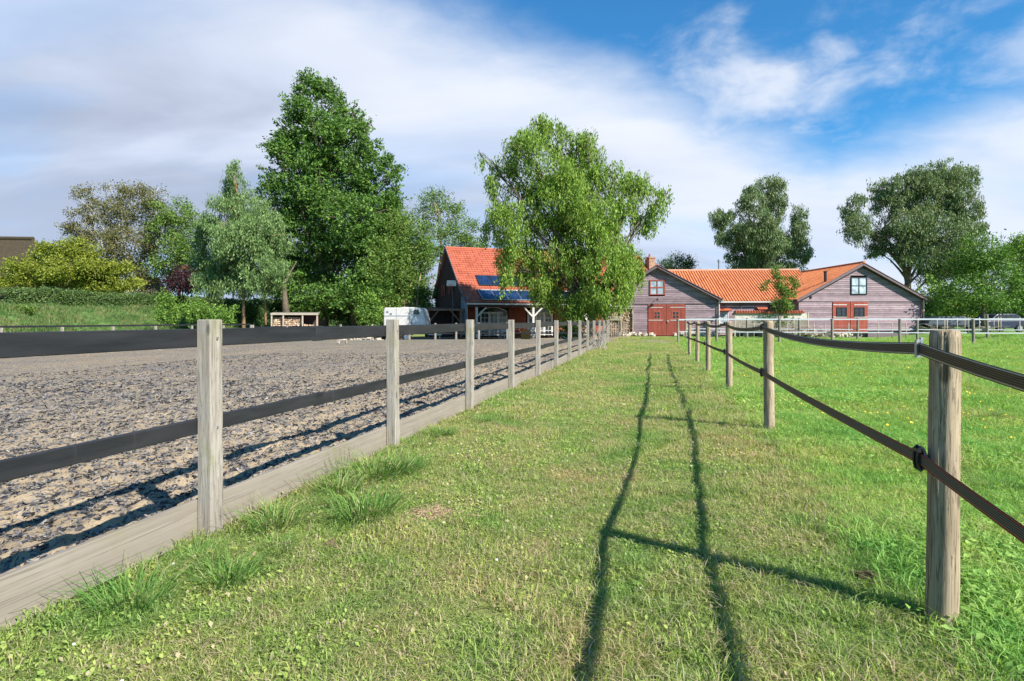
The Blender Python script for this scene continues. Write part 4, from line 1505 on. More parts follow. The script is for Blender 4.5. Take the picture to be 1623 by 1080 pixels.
# ---- courtyard wall with tile coping
wl = thing('garden_wall', 'low pale panel wall with red tile coping in front of the wing', 'wall', (10.95, 45.0, .15), 0)
for (xa, xb) in ((6.35, 8.6), (8.62, 10.9), (10.92, 12.0)):
    for k in range(3):
        mb = MB(); mb.b(xa + .01, xb - .01, -.96 - .01 * (k % 2), -.90, .35 + k * .47, .80 + k * .47); mb.build('panel', M['concrete'] if k == 2 else M['grey_wood'], wl, bevel=.012)
for x in (6.34, 8.61, 10.91, 12.02):
    mb = MB(); mb.b(x - .05, x + .05, -.99, -.88, -.1, 1.80); mb.build('pillar', M['pale_wood'], wl)
for k in range(26):
    mb = MB().part(random.random())
    x = 6.3 + k * .206
    mb.tube([(x + .1, -1.16, 1.80), (x + .1, -.93, 1.90), (x + .1, -.72, 1.80)], .095, 7)
    mb.build('coping_tile', M['roof_red'], wl)

# ---- farmhouse
HY = R(20)
H0 = Vector((-5.6, 49.0, 0.0))
house = thing('farmhouse', 'farmhouse with a long red tiled roof, solar panels and a timber porch behind the willow', 'house', H0, HY)
HL = 18.9
WYF, EYF = -5.0, -6.8
prof_f = [(EYF, 2.72), (WYF, 3.70), (0, 7.58)]
mb = MB()
pan_roof(mb, -.1, 12.2, prof_f[:2], pitch=0.24, amp=0.03, row=0.34)
pan_roof(mb, -.1, HL + .1, prof_f[1:], pitch=0.24, amp=0.03, row=0.34, lap=.04)
pan_roof(mb, -.1, HL + .1, [(5.4, 3.4), (0, 7.58)], pitch=0.48, amp=.03, row=.7)
mb.build('roof_tiles', M['roof_red'], house, kind='stuff')
mb = MB(); mb.tube([(-.15, 0, 7.63), (HL + .15, 0, 7.63)], .11, 8); mb.build('ridge_cap', M['roof_red'], house)
mb = MB(); mb.prism([(-5, 0), (5, 0), (5, 3.6), (0, 7.45), (-5, 3.6)], .05, .2, axis='x'); mb.prism([(-5, 0), (5, 0), (5, 3.6), (0, 7.45), (-5, 3.6)], HL - .2, HL - .05, axis='x')
o = mb.build('gable_wall', M['dark_brick'], house)
mb = MB(); lap_siding(mb, lambda z: (.05, 12.4), WYF, .3, 3.55, holes=[(1.3, 3.85, -1, 2.5), (5.35, 7.8, -1, 2.5)])
mb.build('siding', M['siding_red'], house, kind='stuff')
mb = MB(); mb.b(.2, 12.4, WYF + .4, WYF + .5, 0, 3.4); mb.build('wall', M['dark_wood'], house)
# end panel of the porch
mb = MB()
z = .2
while z < 3.1:
    mb.part(); yf = min(-5.0, -6.55); mb.b(-.02, .03, -6.5, -5.02, z, min(z + .15, 3.3)); z += .156
mb.build('porch_end_siding', M['siding_grey'], house, kind='stuff')
mb = MB(); mb.b(-.06, .02, -5.05, -4.9, .1, 3.65); mb.build('corner_board', M['siding_grey'], house)
mb = MB(); mb.beam((-.1, EYF + .02, 2.60), (12.2, EYF + .02, 2.60), .10, .12); mb.build('gutter', M['white_trim'], house)
mb = MB(); mb.beam((0, -6.6, 2.44), (12.1, -6.6, 2.44), .14, .18); mb.build('porch_beam', M['dark_wood'], house)
for (ya, za), (yb, zb) in zip(prof_f[:-1], prof_f[1:]):
    pass
for x in (-.16, HL + .16):
    for pa, pb in (((min(x, 12.3), EYF, 2.72), (min(x, 12.3), WYF, 3.70)), ((x, WYF, 3.70), (x, 0, 7.58)), ((x, 0, 7.58), (x, 5.4, 3.4))):
        mb = MB(); mb.beam(pa, pb, .05, .22); mb.build('bargeboard', M['siding_trim'], house)
for x in (.70, 5.32, 9.95):
    p = MB(); p.b(x - .08, x + .08, -6.68, -6.52, 0, 2.35)
    p = p.build('porch_post', M['white_trim'], house)
    for sg in (-1, 1):
        if x < 1 and sg < 0: continue
        b_ = MB(); b_.beam((x + sg * .05, -6.6, 1.65), (x + sg * .75, -6.6, 2.33), .10, .10, up=(0, 1, 0)); b_.build('brace', M['white_trim'], p)
for (xa, xb) in ((1.47, 3.68), (5.50, 7.66)):
    # french windows under a shallow arched transom
    f = MB()
    n = 14
    cx, hw = (xa + xb) / 2, (xb - xa) / 2
    arc = [(cx - hw + 2 * hw * k / n, 2.05 + .33 * (1 - ((k / n) * 2 - 1) ** 2)) for k in range(n + 1)]
    for k in range(n): f.beam((arc[k][0], WYF - .04, arc[k][1]), (arc[k + 1][0], WYF - .04, arc[k + 1][1]), .07, .07)
    f.b(xa, xb, WYF - .07, WYF - .01, 1.92, 2.0)
    for x in (xa, cx - .36, cx + .36, xb):
        f.b(x - .04, x + .04, WYF - .075, WYF - .005, .1, 2.06)
    o = f.build('window_frame', M['white_paint'], house)
    g_ = MB(); g_.prism([(x, z - .04) for x, z in arc] + [(xb, 2.0), (xa, 2.0)], WYF + .0, WYF + .01); g_.build('transom_pane', M['glass_dark'], o)
    for x0_, x1_ in ((xa + .04, cx - .40), (cx - .32, cx - .02), (cx + .02, cx + .32), (cx + .40, xb - .04)):
        d_ = MB()
        d_.b(x0_, x0_ + .05, WYF - .06, WYF, .15, 1.92); d_.b(x1_ - .05, x1_, WYF - .06, WYF, .15, 1.92)
        for k in range(6):
            zz = .15 + k * (1.77 - .05) / 5; d_.b(x0_ + .05, x1_ - .05, WYF - .055, WYF, zz, zz + .04)
        xm = (x0_ + x1_) / 2; d_.b(xm - .015, xm + .015, WYF - .05, WYF, .2, 1.9)
        do = d_.build('glazed_door', M['white_paint'], house)
        g_ = MB(); g_.b(x0_ + .04, x1_ - .04, WYF - .02, WYF - .01, .18, 1.90); g_.build('pane', M['glass_dark'], do)
# shutters on the gable end
for y in (-1.54, 1.22):
    s_ = MB(); s_.b(-.03, .05, y - .35, y + .35, 3.55, 4.45)
    w_ = s_.build('window', M['glass_dark'], house)
    for sg in (-1, 1):
        q = MB(); q.b(-.08, -.03, y + sg * .50 - .16, y + sg * .50 + .16, 3.5, 4.5); q.build('shutter', M['red_wood'], w_)


def on_roof(x0, x1, f0, f1, a_, b_, off, name, mat_, frame=True):
    """panel lying on the roof between fractions f0..f1 of the slope a_->b_"""
    A_ = Vector((0, a_[0], a_[1])); B_ = Vector((0, b_[0], b_[1]))
    nr = Vector((0, -(B_ - A_).z, (B_ - A_).y)).normalized()
    p0, p1 = A_.lerp(B_, f0) + nr * off, A_.lerp(B_, f1) + nr * off
    m_ = MB()
    vs = [Vector((x, 0, 0)) + p + nr * h for h in (0, .05) for (x, p) in ((x0, p0), (x1, p0), (x1, p1), (x0, p1))]
    m_.add(vs, [(3, 2, 1, 0), (4, 5, 6, 7), (0, 1, 5, 4), (1, 2, 6, 5), (2, 3, 7, 6), (3, 0, 4, 7)])
    o_ = m_.build(name, mat_, house)
    fr = MB()
    for (qa, qb) in ((0, 1), (1, 2), (2, 3), (3, 0)):
        fr.beam(vs[4 + qa], vs[4 + qb], .05, .05)
    fr.build('frame', M['steel'] if name == 'solar_panel' else M['black_metal'], o_)


for k in range(4):
    on_roof(1.55 + k * 1.22, 2.70 + k * 1.22, .10, .32, prof_f[1], prof_f[2], .06, 'skylight', M['solar'])
for k in range(8):
    on_roof(1.2 + k * 1.06, 2.24 + k * 1.06, .10, .96, prof_f[0], prof_f[1], .08, 'solar_panel', M['solar'])
mb = MB(); mb.b(HL + .12, HL + .75, -2.0, -1.3, 0, 7.35); mb.b(HL + .06, HL + .81, -2.06, -1.24, 7.2, 7.35)
mb.tube([(HL + .4, -1.65, 7.35), (HL + .4, -1.65, 7.65)], .1, 8); mb.build('chimney', M['brick'], house)
mb = MB(); mb.b(-.18, -.04, -5.35, -5.25, 3.25, 3.5); mb.build('lamp', M['black_metal'], house)

# ---- carport at the house end
cp = thing('carport', 'dark open carport with brown braced posts against the farmhouse end', 'carport', at(704, 508, 43.5) - Vector((0, 0, CAM_H)), R(8))
mb = MB(); mb.box((0, 1.2, 2.28), (3.0, 3.0, .08), rx=.05); mb.build('roof', M['dark_wood'], cp)
mb = MB(); mb.b(-1.5, 1.5, -.36, -.28, 2.08, 2.24); mb.build('beam', M['brown_wood'], cp)
for x in (-1.2, 1.25):
    p = MB(); p.b(x - .07, x + .07, -.30, -.16, 0, 2.08); p = p.build('post', M['brown_wood'], cp)
    sg = 1 if x < 0 else -1
    b_ = MB(); b_.beam((x + sg * .05, -.23, 1.25), (x + sg * .75, -.23, 2.06), .09, .09, up=(0, 1, 0)); b_.build('brace', M['brown_wood'], p)
mb = MB(); mb.b(-1.5, 1.5, 2.6, 2.68, 0, 2.2); mb.build('back_wall', M['dark_wood'], cp)

# ---- thatched farm on the left behind the shrubs
th = thing('thatched_farmhouse', 'large brown thatched roof behind the yellow green shrub at the far left', 'house', (-70, 78, 1.2), R(-4))
mb = MB()
x0_, x1_, zr, ze, dep = -22.0, 13.5, 11.8, 3.6, 9.5
hip = 9.0
vs = [(x0_, -dep, ze), (x1_, -dep, ze), (x1_ - hip, 0, zr - .6), (x0_, 0, zr), (x1_, dep, ze), (x0_, dep, ze)]
mb.add([(x, y, z) for x, y, z in vs] + [(x, y, z - .5) for x, y, z in vs], [(0, 1, 2, 3), (1, 4, 2), (4, 5, 3, 2), (6, 9, 8, 7), (0, 6, 7, 1), (1, 7, 10, 4), (4, 10, 11, 5), (7, 8, 10), (0, 3, 9, 6), (3, 5, 11, 9), (10, 8, 9, 11)])
mb.build('roof', M['thatch'], th)
mb = MB(); mb.tube([(x0_, 0, zr + .1), (x1_ - hip, 0, zr - .5)], .28, 8); mb.build('ridge_cap', M['thatch'], th)
mb = MB(); mb.b(x0_, x1_ - 1, -dep + 1, -dep + 1.3, -2, ze); mb.b(x1_ - 1.3, x1_ - 1, -dep + 1.3, dep - 1, -2, ze); mb.build('wall', M['dark_brick'], th)
sh = thing('thatched_shed', 'small shed with a pale sloping roof behind the birch', 'shed', (-40.5, 64, 2.5), R(10))
mb = MB(); mb.add([(-3.2, -2.4, .2), (2.2, -2.4, .2), (.6, 0, 3.7), (-2.4, 0, 3.7), (2.2, 2.4, .2), (-3.2, 2.4, .2)], [(0, 1, 2, 3), (1, 4, 2), (4, 5, 3, 2), (5, 0, 3)])
mb.build('roof', M['thatch_new'], sh)
mb = MB(); mb.b(-2.8, 1.9, -2.0, 2.0, -.5, .5); mb.build('wall', M['dark_wood'], sh)

# ------------------------------------------------------------------ firewood, stones, yard things
def log_pile(name, label, loc, rz, x0, x1, z0, z1, r=(.055, .085), mats=None, ln=.35, group=None):
    m = bpy.data.materials.get('cut_firewood')
    if m is None:
        m, nt, bs = new_mat('cut_firewood', .9, .1)
        L(nt, ramp(nt, attr(nt, 'rnd'), [(0, (0.10, .065, .045)), (.45, (.34, .22, .14)), (1, (.55, .42, .29))]), bs.inputs['Base Color'])
    mb = MB()
    z = z0 + r[0]
    row = 0
    while z < z1:
        x = x0 + random.uniform(.04, .09)
        while x < x1 - .04:
            rr = random.uniform(*r)
            zz = z + random.uniform(-.02, .02)
            y = random.uniform(-.06, .03)
            n = random.choice((3, 4, 5, 6)); a0 = random.random() * 6.28
            ring = [(x + rr * 1.1 * math.cos(a0 + k * 6.283 / n), zz + rr * math.sin(a0 + k * 6.283 / n)) for k in range(n)]
            mb.part(random.uniform(.35, 1))
            mb.add([(px, y, pz) for px, pz in ring], [tuple(range(n))])
            mb.part(random.uniform(0, .3))
            mb.add([(px, y + .002, pz) for px, pz in ring] + [(px, y + ln, pz) for px, pz in ring], [(k, (k + 1) % n, (k + 1) % n + n, k + n) for k in range(n)])
            x += rr * 1.85
        z += r[1] * 1.55; row += 1
    o = mb.build(name, m, loc=loc, rz=rz)
    return tag(o, label, 'firewood', group, 'stuff')


log_pile('firewood_stack', 'split firewood stacked in the niche at the left of the red door barn', B0, YAW, -4.2, -2.08, .06, 2.28)
ns_ = thing('wood_store', 'timber framed niche holding firewood at the left end of the barn front', 'wood store', B0, YAW)
mb = MB(); mb.b(-4.30, -2.0, -.2, .35, 2.32, 2.42); mb.build('roof', M['grey_wood'], ns_)
for x in (-4.27, -3.05, -2.04):
    mb = MB(); mb.b(x - .05, x + .05, -.18, -.08, 0, 2.31); mb.build('post', M['pale_wood'], ns_)
mb = MB(); mb.b(-4.2, -3.1, -.19, -.15, 1.35, 1.72); mb.build('board', M['pale_wood'], ns_, label='pale plywood sheet across the front')
mb = MB(); mb.b(-4.25, -2.0, .36, .40, 0, 2.3); mb.build('back_wall', M['dark_wood'], ns_)

wsloc = at(468, 508, 42.5); wsloc.z = float(gz(wsloc.x, wsloc.y)) 
ws = thing('wood_store', 'open wooden shelter with a flat roof and stacked firewood under the trees', 'wood store', wsloc, R(14))
mb = MB(); mb.box((0, .3, 2.20), (3.35, 1.3, .07), rx=.06); mb.build('roof', M['grey_wood'], ws)
mb = MB(); mb.box((0, -.36, 2.12), (3.35, .05, .12)); mb.build('fascia', M['pale_wood'], ws)
for x in (-1.6, -.80, .55, 1.58):
    mb = MB(); mb.b(x - .05, x + .05, -.34, -.24, 0, 2.1); mb.build('post', M['pale_wood'], ws)
mb = MB(); mb.b(-1.6, 1.6, .8, .84, 0, 2.1); mb.build('back_wall', M['dark_wood'], ws)
log_pile('firewood_stack', 'reddish firewood stacked to the roof in the left bays of the open shelter', wsloc, R(14), -1.52, .48, .05, 1.82)
log_pile('firewood_stack', 'lower heap of firewood in the right bay of the open shelter', wsloc, R(14), .62, 1.52, .05, 1.35)


def rubble(name, label, cat, centre, nx, spread, zmax, size, mat_, n, seed, rz=0.0):
    rr = random.Random(seed)
    root = thing(name, label, cat, centre, rz)
    for k in range(n):
        x = rr.uniform(-spread[0], spread[0]); y = rr.uniform(-spread[1], spread[1])
        z = zmax * rr.random() * (1 - abs(x) / spread[0] * .6)
        l, w, h = (rr.uniform(*size) for _ in range(3)); h *= .5
        m_ = MB().part(rr.random())
        vs = []
        for zz in (-h / 2, h / 2):
            for q in range(6):
                an = q * math.pi / 3 + rr.uniform(-.2, .2)
                vs.append((l * .6 * math.cos(an) * rr.uniform(.8, 1.1), w * .6 * math.sin(an), zz + rr.uniform(-.02, .02)))
        m_.add(vs, [(5, 4, 3, 2, 1, 0), (6, 7, 8, 9, 10, 11)] + [(q, (q + 1) % 6, (q + 1) % 6 + 6, q + 6) for q in range(6)])
        o = m_.build('stone', mat_, root, loc=(x, y, z + h / 2))
        o.rotation_euler = (rr.uniform(-.4, .4), rr.uniform(-.4, .4), rr.random() * 3)
    return root


q = B0 + Vector((D2.y * -1.8, -D2.x * -1.8, 0)) - Vector((D2.x, D2.y, 0)) * .5
rubble('stone_heap', 'loose pale paving stones lying at the foot of the barn left of the red doors', 'stones', q, 0, (1.5, .3), .18, (.2, .5), M['stone'], 26, 3, YAW)
q = B0 + Vector((D2.y * 3.0, -D2.x * 3.0, 0)) - Vector((D2.x, D2.y, 0)) * .5
rubble('stone_heap', 'loose pale paving stones lying at the foot of the barn right of the red doors', 'stones', q, 0, (1.6, .3), .22, (.2, .5), M['stone'], 26, 4, YAW)
q = at(1255, 508, 44.5); q.z = .05
rubble('stone_heap', 'long low heap of pale stones and rubble in front of the garden wall', 'stones', q, 0, (4.2, .5), .38, (.2, .55), M['stone'], 80, 5, YAW)
q = at(578, 508, 38.6); q.z = -.22
rubble('stone_heap', 'small heap of dark and pale rubble just behind the far arena fence', 'stones', q, 0, (1.6, .4), .2, (.2, .55), M['stone'], 34, 6, -YAW)


def branch_heap(name, label, centre, rx, ry, n, h, seed, mat_, rad=.012, ln=1.2, cat='branches', upright=0.0):
    rr = random.Random(seed)
    mb = MB()
    for k in range(n):
        p = Vector((rr.uniform(-rx, rx), rr.uniform(-ry, ry), rr.uniform(0, h)))
        an = rr.random() * 6.28
        d = Vector((math.cos(an), math.sin(an), rr.uniform(-.1, .5) + upright)).normalized() * rr.uniform(.4, 1) * ln
        mid = p + d * .5 + Vector((rr.uniform(-.1, .1), rr.uniform(-.1, .1), rr.uniform(-.02, .1)))
        mb.part(rr.random())
        mb.tube([p, mid, p + d], [rad, rad * .8, rad * .3], 4)
    o = mb.build(name, mat_, loc=centre)
    return tag(o, label, cat, kind='stuff')


q = at(1285, 508, 43.6); q.z = .25
branch_heap('branch_heap', 'tangle of cut branches heaped before the garden wall and right barn', q, 3.2, .5, 160, .5, 3, M['brown_wood'])
q = at(1520, 508, 44.0); q.z = .42
branch_heap('branch_heap', 'low pile of pale branches behind the white rails under the right trees', q, 2.6, .6, 90, .4, 4, M['pale_wood'], .014)
q = st(S0 + 9.1 * ST, .12, .0)
branch_heap('branch_bundle', 'grey dry sticks leaning upright at the far end of the arena fence', q, .30, 1.5, 22, .12, 5, M['twig'], .014, 1.7, upright=1.2)

# paling fence near the log niche
pf = thing('paling_fence', 'short fence of thin upright palings beside the firewood niche', 'fence', at(975, 508, 46) - Vector((0, 0, CAM_H)), YAW)
for k in range(14):
    x = -1.1 + k * .155
    h = 1.2 + random.uniform(-.15, .2)
    mb = MB(); mb.tube([(0, 0, 0), (random.uniform(-.03, .03), 0, h)], [.03, .024], 6); mb.build('paling', M['pale_wood'], pf, loc=(x, 0, 0))
for z in (.3, .95):
    mb = MB(); mb.beam((-1.15, .04, z), (1.0, .04, z), .03, .05); mb.build('rail', M['grey_wood'], pf)
pf = thing('paling_fence', 'open fence of upright sticks under the willow at the corner of the arena', 'fence', at(915, 508, 38.5) - Vector((0, 0, CAM_H)), R(6))
for k in range(16):
    x = -1.2 + k * .16
    mb = MB(); mb.tube([(0, 0, 0), (random.uniform(-.03, .03), 0, 1.1 + random.uniform(-.1, .15))], [.028, .022], 6); mb.build('paling', M['pale_wood'], pf, loc=(x, 0, 0))
for z in (.35, .9):
    mb = MB(); mb.beam((-1.25, .04, z), (1.25, .04, z), .03, .05); mb.build('rail', M['grey_wood'], pf)


# horse trailer
def trailer():
    loc = at(645, 508, 42.0); loc.z = -.18
    t_ = thing('horse_trailer', 'white horse trailer with a rounded front parked beside the carport', 'trailer', loc, R(-4))
    prof = [(-1.50, .55), (1.62, .55), (1.66, .9), (1.55, 1.6), (1.36, 2.28), (1.22, 2.42), (.95, 2.47), (-.1, 2.50), (-.2, 2.46), (-1.38, 2.46), (-1.48, 2.36), (-1.50, 2.0)]
    m_ = MB(); m_.prism(prof, -.85, .85)
    body = m_.build('body', M['white_paint'], t_, bevel=.05)
    m_ = MB(); m_.b(-1.48, 1.5, -.875, -.845, 1.84, 1.88); m_.b(-1.5, 1.63, -.88, -.845, .55, .66); m_.build('trim_strip', M['steel'], t_)
    m_ = MB(); m_.prism([(.72, 1.95), (1.12, 1.95), (1.16, 2.05), (1.05, 2.30), (.76, 2.30), (.70, 2.22)], -.885, -.845); m_.build('window', M['glass_dark'], t_)
    m_ = MB(); m_.prism([(.45, .68), (1.50, .68), (1.38, 1.78), (.45, 1.78)], -.872, -.845); m_.build('side_door', M['white_rail'], t_)
    m_ = MB(); m_.box((.55, -.89, 1.3), (.03, .04, .35)); m_.build('door_handle', M['black_metal'], t_)
    for x in (-.55, .2):
        w = MB(); w.tube([(x, -.98, .32), (x, -.78, .32)], .32, 20); w = w.build('wheel', M['rubber'], t_)
        w2 = MB(); w2.tube([(x, -.995, .32), (x, -.97, .32)], .18, 14); w2.build('rim', M['steel'], w)
    m_ = MB(); m_.prism([(-1.0, .45), (-.9, .72), (-.6, .82), (.3, .82), (.6, .72), (.68, .45), (.6, .45), (.5, .66), (.3, .74), (-.6, .74), (-.82, .66), (-.92, .45)], -1.02, -.85); m_.build('mudguard', M['black_metal'], t_)
    m_ = MB(); m_.beam((1.6, 0, .5), (2.6, 0, .48), .1, .1); m_.tube([(2.45, 0, 0), (2.45, 0, .6)], .03, 8); m_.build('drawbar', M['steel'], t_)
    for x in (-.55, .42):
        m_ = MB(); m_.b(x - .008, x + .008, -.868, -.849, .68, 2.40); m_.build('panel_seam', M['steel'], t_)
    m_ = MB(); m_.b(-1.53, -1.50, -.78, -.62, .75, .95); m_.build('tail_lamp', M['red_frame'], t_)
    for k in range(2):
        m_ = MB(); m_.box((-1.2 + .25 * k, -.87, 2.16 - .15 * k), (.14, .03, .12)); m_.build('vent', M['steel'], t_)


trailer()
q = at(603, 508, 42.5); q.z = -.2
bx = thing('small_cart', 'low grey metal cart parked left of the horse trailer', 'cart', q, R(10))
mb = MB(); mb.b(-.6, .6, -.4, .4, .5, .56); mb.b(-.6, .6, -.42, -.4, .56, .95); mb.b(-.6, .6, .4, .42, .56, .95); mb.b(-.62, -.6, -.42, .42, .56, .95); mb.b(.6, .62, -.42, .42, .56, .95)
mb.build('tray', M['steel'], bx)
for x in (-.35, .35):
    for y in (-.45, .45):
        w = MB(); w.tube([(x, y - .05, .25), (x, y + .05, .25)], .25, 14); w.build('wheel', M['rubber'], bx)
mb = MB(); mb.tube([(.6, 0, .5), (1.1, 0, .9)], .025, 6); mb.build('handle', M['black_metal'], bx)

# basketball hoop
q = at(717, 508, 41.8); q.z = -.1
bb = thing('basketball_hoop', 'white basketball backboard on a dark pole by the farmhouse gable', 'basketball hoop', q, R(-8))
mb = MB(); mb.prism([(-.33, .2), (.33, .2), (.36, .45), (.30, .62), (-.30, .62), (-.36, .45)], -.02, .02); mb.build('backboard', M['white_paint'], bb, loc=(0, -.3, 3.75))
mb = MB(); mb.tube([(0, .1, 0), (0, .1, 3.7), (0, -.26, 4.1)], .04, 8); mb.build('pole', M['black_metal'], bb)
mb = MB(); mb.tube([(.2 * math.cos(a_ * .5236), -.55 + .2 * math.sin(a_ * .5236), 4.0) for a_ in range(13)], .012, 5); mb.build('rim', M['orange_plastic'], bb)

# porch table, chairs, orange crate, parasol base
def garden_chair(loc, rz, label):
    c = thing('garden_chair', label, 'chair', loc, rz, 'garden chairs on the farmhouse porch')
    m_ = MB(); m_.b(-.24, .24, -.24, .24, .42, .46); m_.build('seat', M['white_paint'], c)
    m_ = MB()
    for k in range(4): m_.b(-.22 + k * .12, -.14 + k * .12, .20, .24, .47, .95)
    m_.b(-.24, .24, .19, .25, .92, .98); m_.build('backrest', M['white_paint'], c)
    for x in (-.21, .21):
        for y in (-.21, .21):
            m_ = MB(); m_.tube([(x, y, 0), (x, y, .42)], .02, 6); m_.build('leg', M['white_paint'], c)
    return c


garden_chair(at(797, 508, 41.5) - Vector((0, 0, CAM_H)), R(200), 'left white garden chair on the porch before the arched windows')
garden_chair(at(842, 508, 41.5) - Vector((0, 0, CAM_H)), R(140), 'right white garden chair on the porch beside the orange crate')
tb = thing('garden_table', 'brown wooden table on the farmhouse porch between the white chairs', 'table', at(818, 508, 41.9) - Vector((0, 0, CAM_H)), R(15))
mb = MB(); mb.b(-.7, .7, -.4, .4, .70, .75); mb.build('table_top', M['brown_wood'], tb)
for x in (-.6, .6):
    for y in (-.32, .32):
        mb = MB(); mb.b(x - .04, x + .04, y - .04, y + .04, 0, .70); mb.build('leg', M['brown_wood'], tb)
cr = thing('crate', 'orange plastic crate standing on end in front of the porch table', 'crate', at(833, 508, 40.6) - Vector((0, 0, CAM_H + .1)), R(10))
mb = MB(); mb.b(-.28, .28, -.2, .2, 0, .04); mb.b(-.28, .28, -.22, -.2, 0, .8); mb.b(-.28, .28, .2, .22, 0, .8); mb.build('shell', M['orange_plastic'], cr)
mb = MB(); mb.b(-.3, -.28, -.22, .22, 0, .8); mb.b(.28, .3, -.22, .22, 0, .8); mb.b(-.3, .3, -.23, -.22, .35, .42); mb.build('rim', M['orange_plastic'], cr)
mb = MB(); pA = at(884, 528, 38.2); pB = at(900, 537.5, 37.4); mb.tube([pA, pA.lerp(pB, .5) - Vector((0, 0, .03)), pB], .035, 8)
tag(mb.build('barrier_pole', M['white_paint']), 'white pole hanging slanted behind the far arena fence', 'pole')
# flower pots on porch
for k, (u, Yp, lab) in enumerate(((800, 42.6, 'hanging basket with dark leaves at the right of the left arched window'), (872, 43.4, 'hanging basket with pale green leaves under the porch by the willow'))):
    hb = thing('hanging_basket', lab, 'plant', at(u, 497, Yp), 0, 'hanging baskets under the porch')
    mb = MB(); mb.tube([(0, 0, -.2), (0, 0, 0)], [.08, .16], 10); mb.build('basket', M['brown_wood'], hb)
    mb = MB(); mb.tube([(0, 0, 0), (0, 0, .75)], .008, 4); mb.build('wire', M['black_metal'], hb)
    v_ = []; f_ = []
    for j in range(90):
        c = Vector((random.gauss(0, .14), random.gauss(0, .14), random.gauss(.02, .10)))
        a1 = Vector((random.gauss(0, 1), random.gauss(0, 1), random.gauss(0, 1))).normalized() * .05
        a2 = a1.cross(Vector((random.gauss(0, 1), random.gauss(0, 1), 1))).normalized() * .03
        b_ = len(v_); v_ += [c - a1, c + a2, c + a1, c - a2]; f_.append((b_, b_ + 1, b_ + 2, b_ + 3))
    mb = MB(); mb.add(v_, f_)
    mb.build('foliage', simple('basket_leaves', (0.10, .16, .04) if k else (.05, .09, .03), .6), hb)


def parked_car(loc, rz, label, body_m, stripe=None):
    c = thing('parked_car', label, 'car', loc, rz)
    lower = [(-2.1, .32), (2.1, .32), (2.16, .55), (2.08, .82), (1.1, .92), (-1.9, .95), (-2.12, .85), (-2.16, .5)]
    m_ = MB(); m_.prism(lower, -.85, .85); m_.build('body', body_m, c, bevel=.06)
    cab = [(-1.75, .94), (1.05, .92), (.45, 1.38), (.1, 1.44), (-1.1, 1.45), (-1.55, 1.30)]
    m_ = MB(); m_.prism(cab, -.72, .72); m_.build('cabin', body_m, c, bevel=.05)
    m_ = MB()
    for y0, y1 in ((-.735, -.722), (.722, .735)):
        m_.prism([(-1.45, .99), (-.35, .98), (-.35, 1.36), (-1.05, 1.37), (-1.35, 1.25)], y0, y1); m_.prism([(-.25, .98), (.80, .97), (.38, 1.32), (.1, 1.36), (-.25, 1.36)], y0, y1)
    m_.build('window', M['glass_dark'], c)
    m_ = MB(); m_.beam((.99, 0, .98), (.50, 0, 1.35), 1.3, .02, up=(1, 0, 1)); m_.build('windscreen', M['glass_dark'], c)
    for x in (-1.35, 1.35):
        for y in (-.80, .80):
            w = MB(); w.tube([(x, y - .11, .32), (x, y + .11, .32)], .32, 20); w = w.build('wheel', M['rubber'], c)
            w2 = MB(); w2.tube([(x, y - .12, .32), (x, y + .12, .32)], .19, 14); w2.build('rim', M['steel'], w)
    for y in (-.6, .6):
        m_ = MB(); m_.box((2.1, y, .68), (.08, .3, .14)); m_.build('headlight', M['glass_pale'], c)
    m_ = MB(); m_.box((2.15, 0, .42), (.06, 1.5, .14)); m_.build('bumper', M['black_metal'], c)
    if stripe:
        m_ = MB(); m_.prism([(.9, .93), (1.05, .93), (.55, 1.37), (.42, 1.37)], -.745, -.736); m_.build('stripe', stripe, c)
    return c


parked_car(Vector((38.6, 45.5, .42)), R(185), 'dark blue car with a red stripe parked under the trees at the far right', simple('dark_blue_paint', (.018, .024, .05), .3, .5), M['red_frame'])
tp_ = thing('covered_trailer', 'low grey covered trailer standing left of the dark blue car', 'trailer', Vector((33.9, 44.6, .42)), R(170))
mb = MB(); mb.prism([(-1.4, .55), (1.4, .55), (1.4, 1.0), (.9, 1.22), (-1.1, 1.25), (-1.4, 1.05)], -.7, .7); mb.build('cover', simple('grey_tarpaulin', (.07, .08, .10), .6), tp_, bevel=.04)
mb = MB(); mb.b(-1.45, 1.45, -.73, .73, .42, .55); mb.build('chassis', M['black_metal'], tp_)
for y in (-.82, .82):
    w = MB(); w.tube([(0, y - .08, .3), (0, y + .08, .3)], .3, 16); w.build('wheel', M['rubber'], tp_)
mb = MB(); mb.tube([(1.4, 0, .5), (2.3, 0, .48)], .04, 6); mb.build('drawbar', M['black_metal'], tp_)


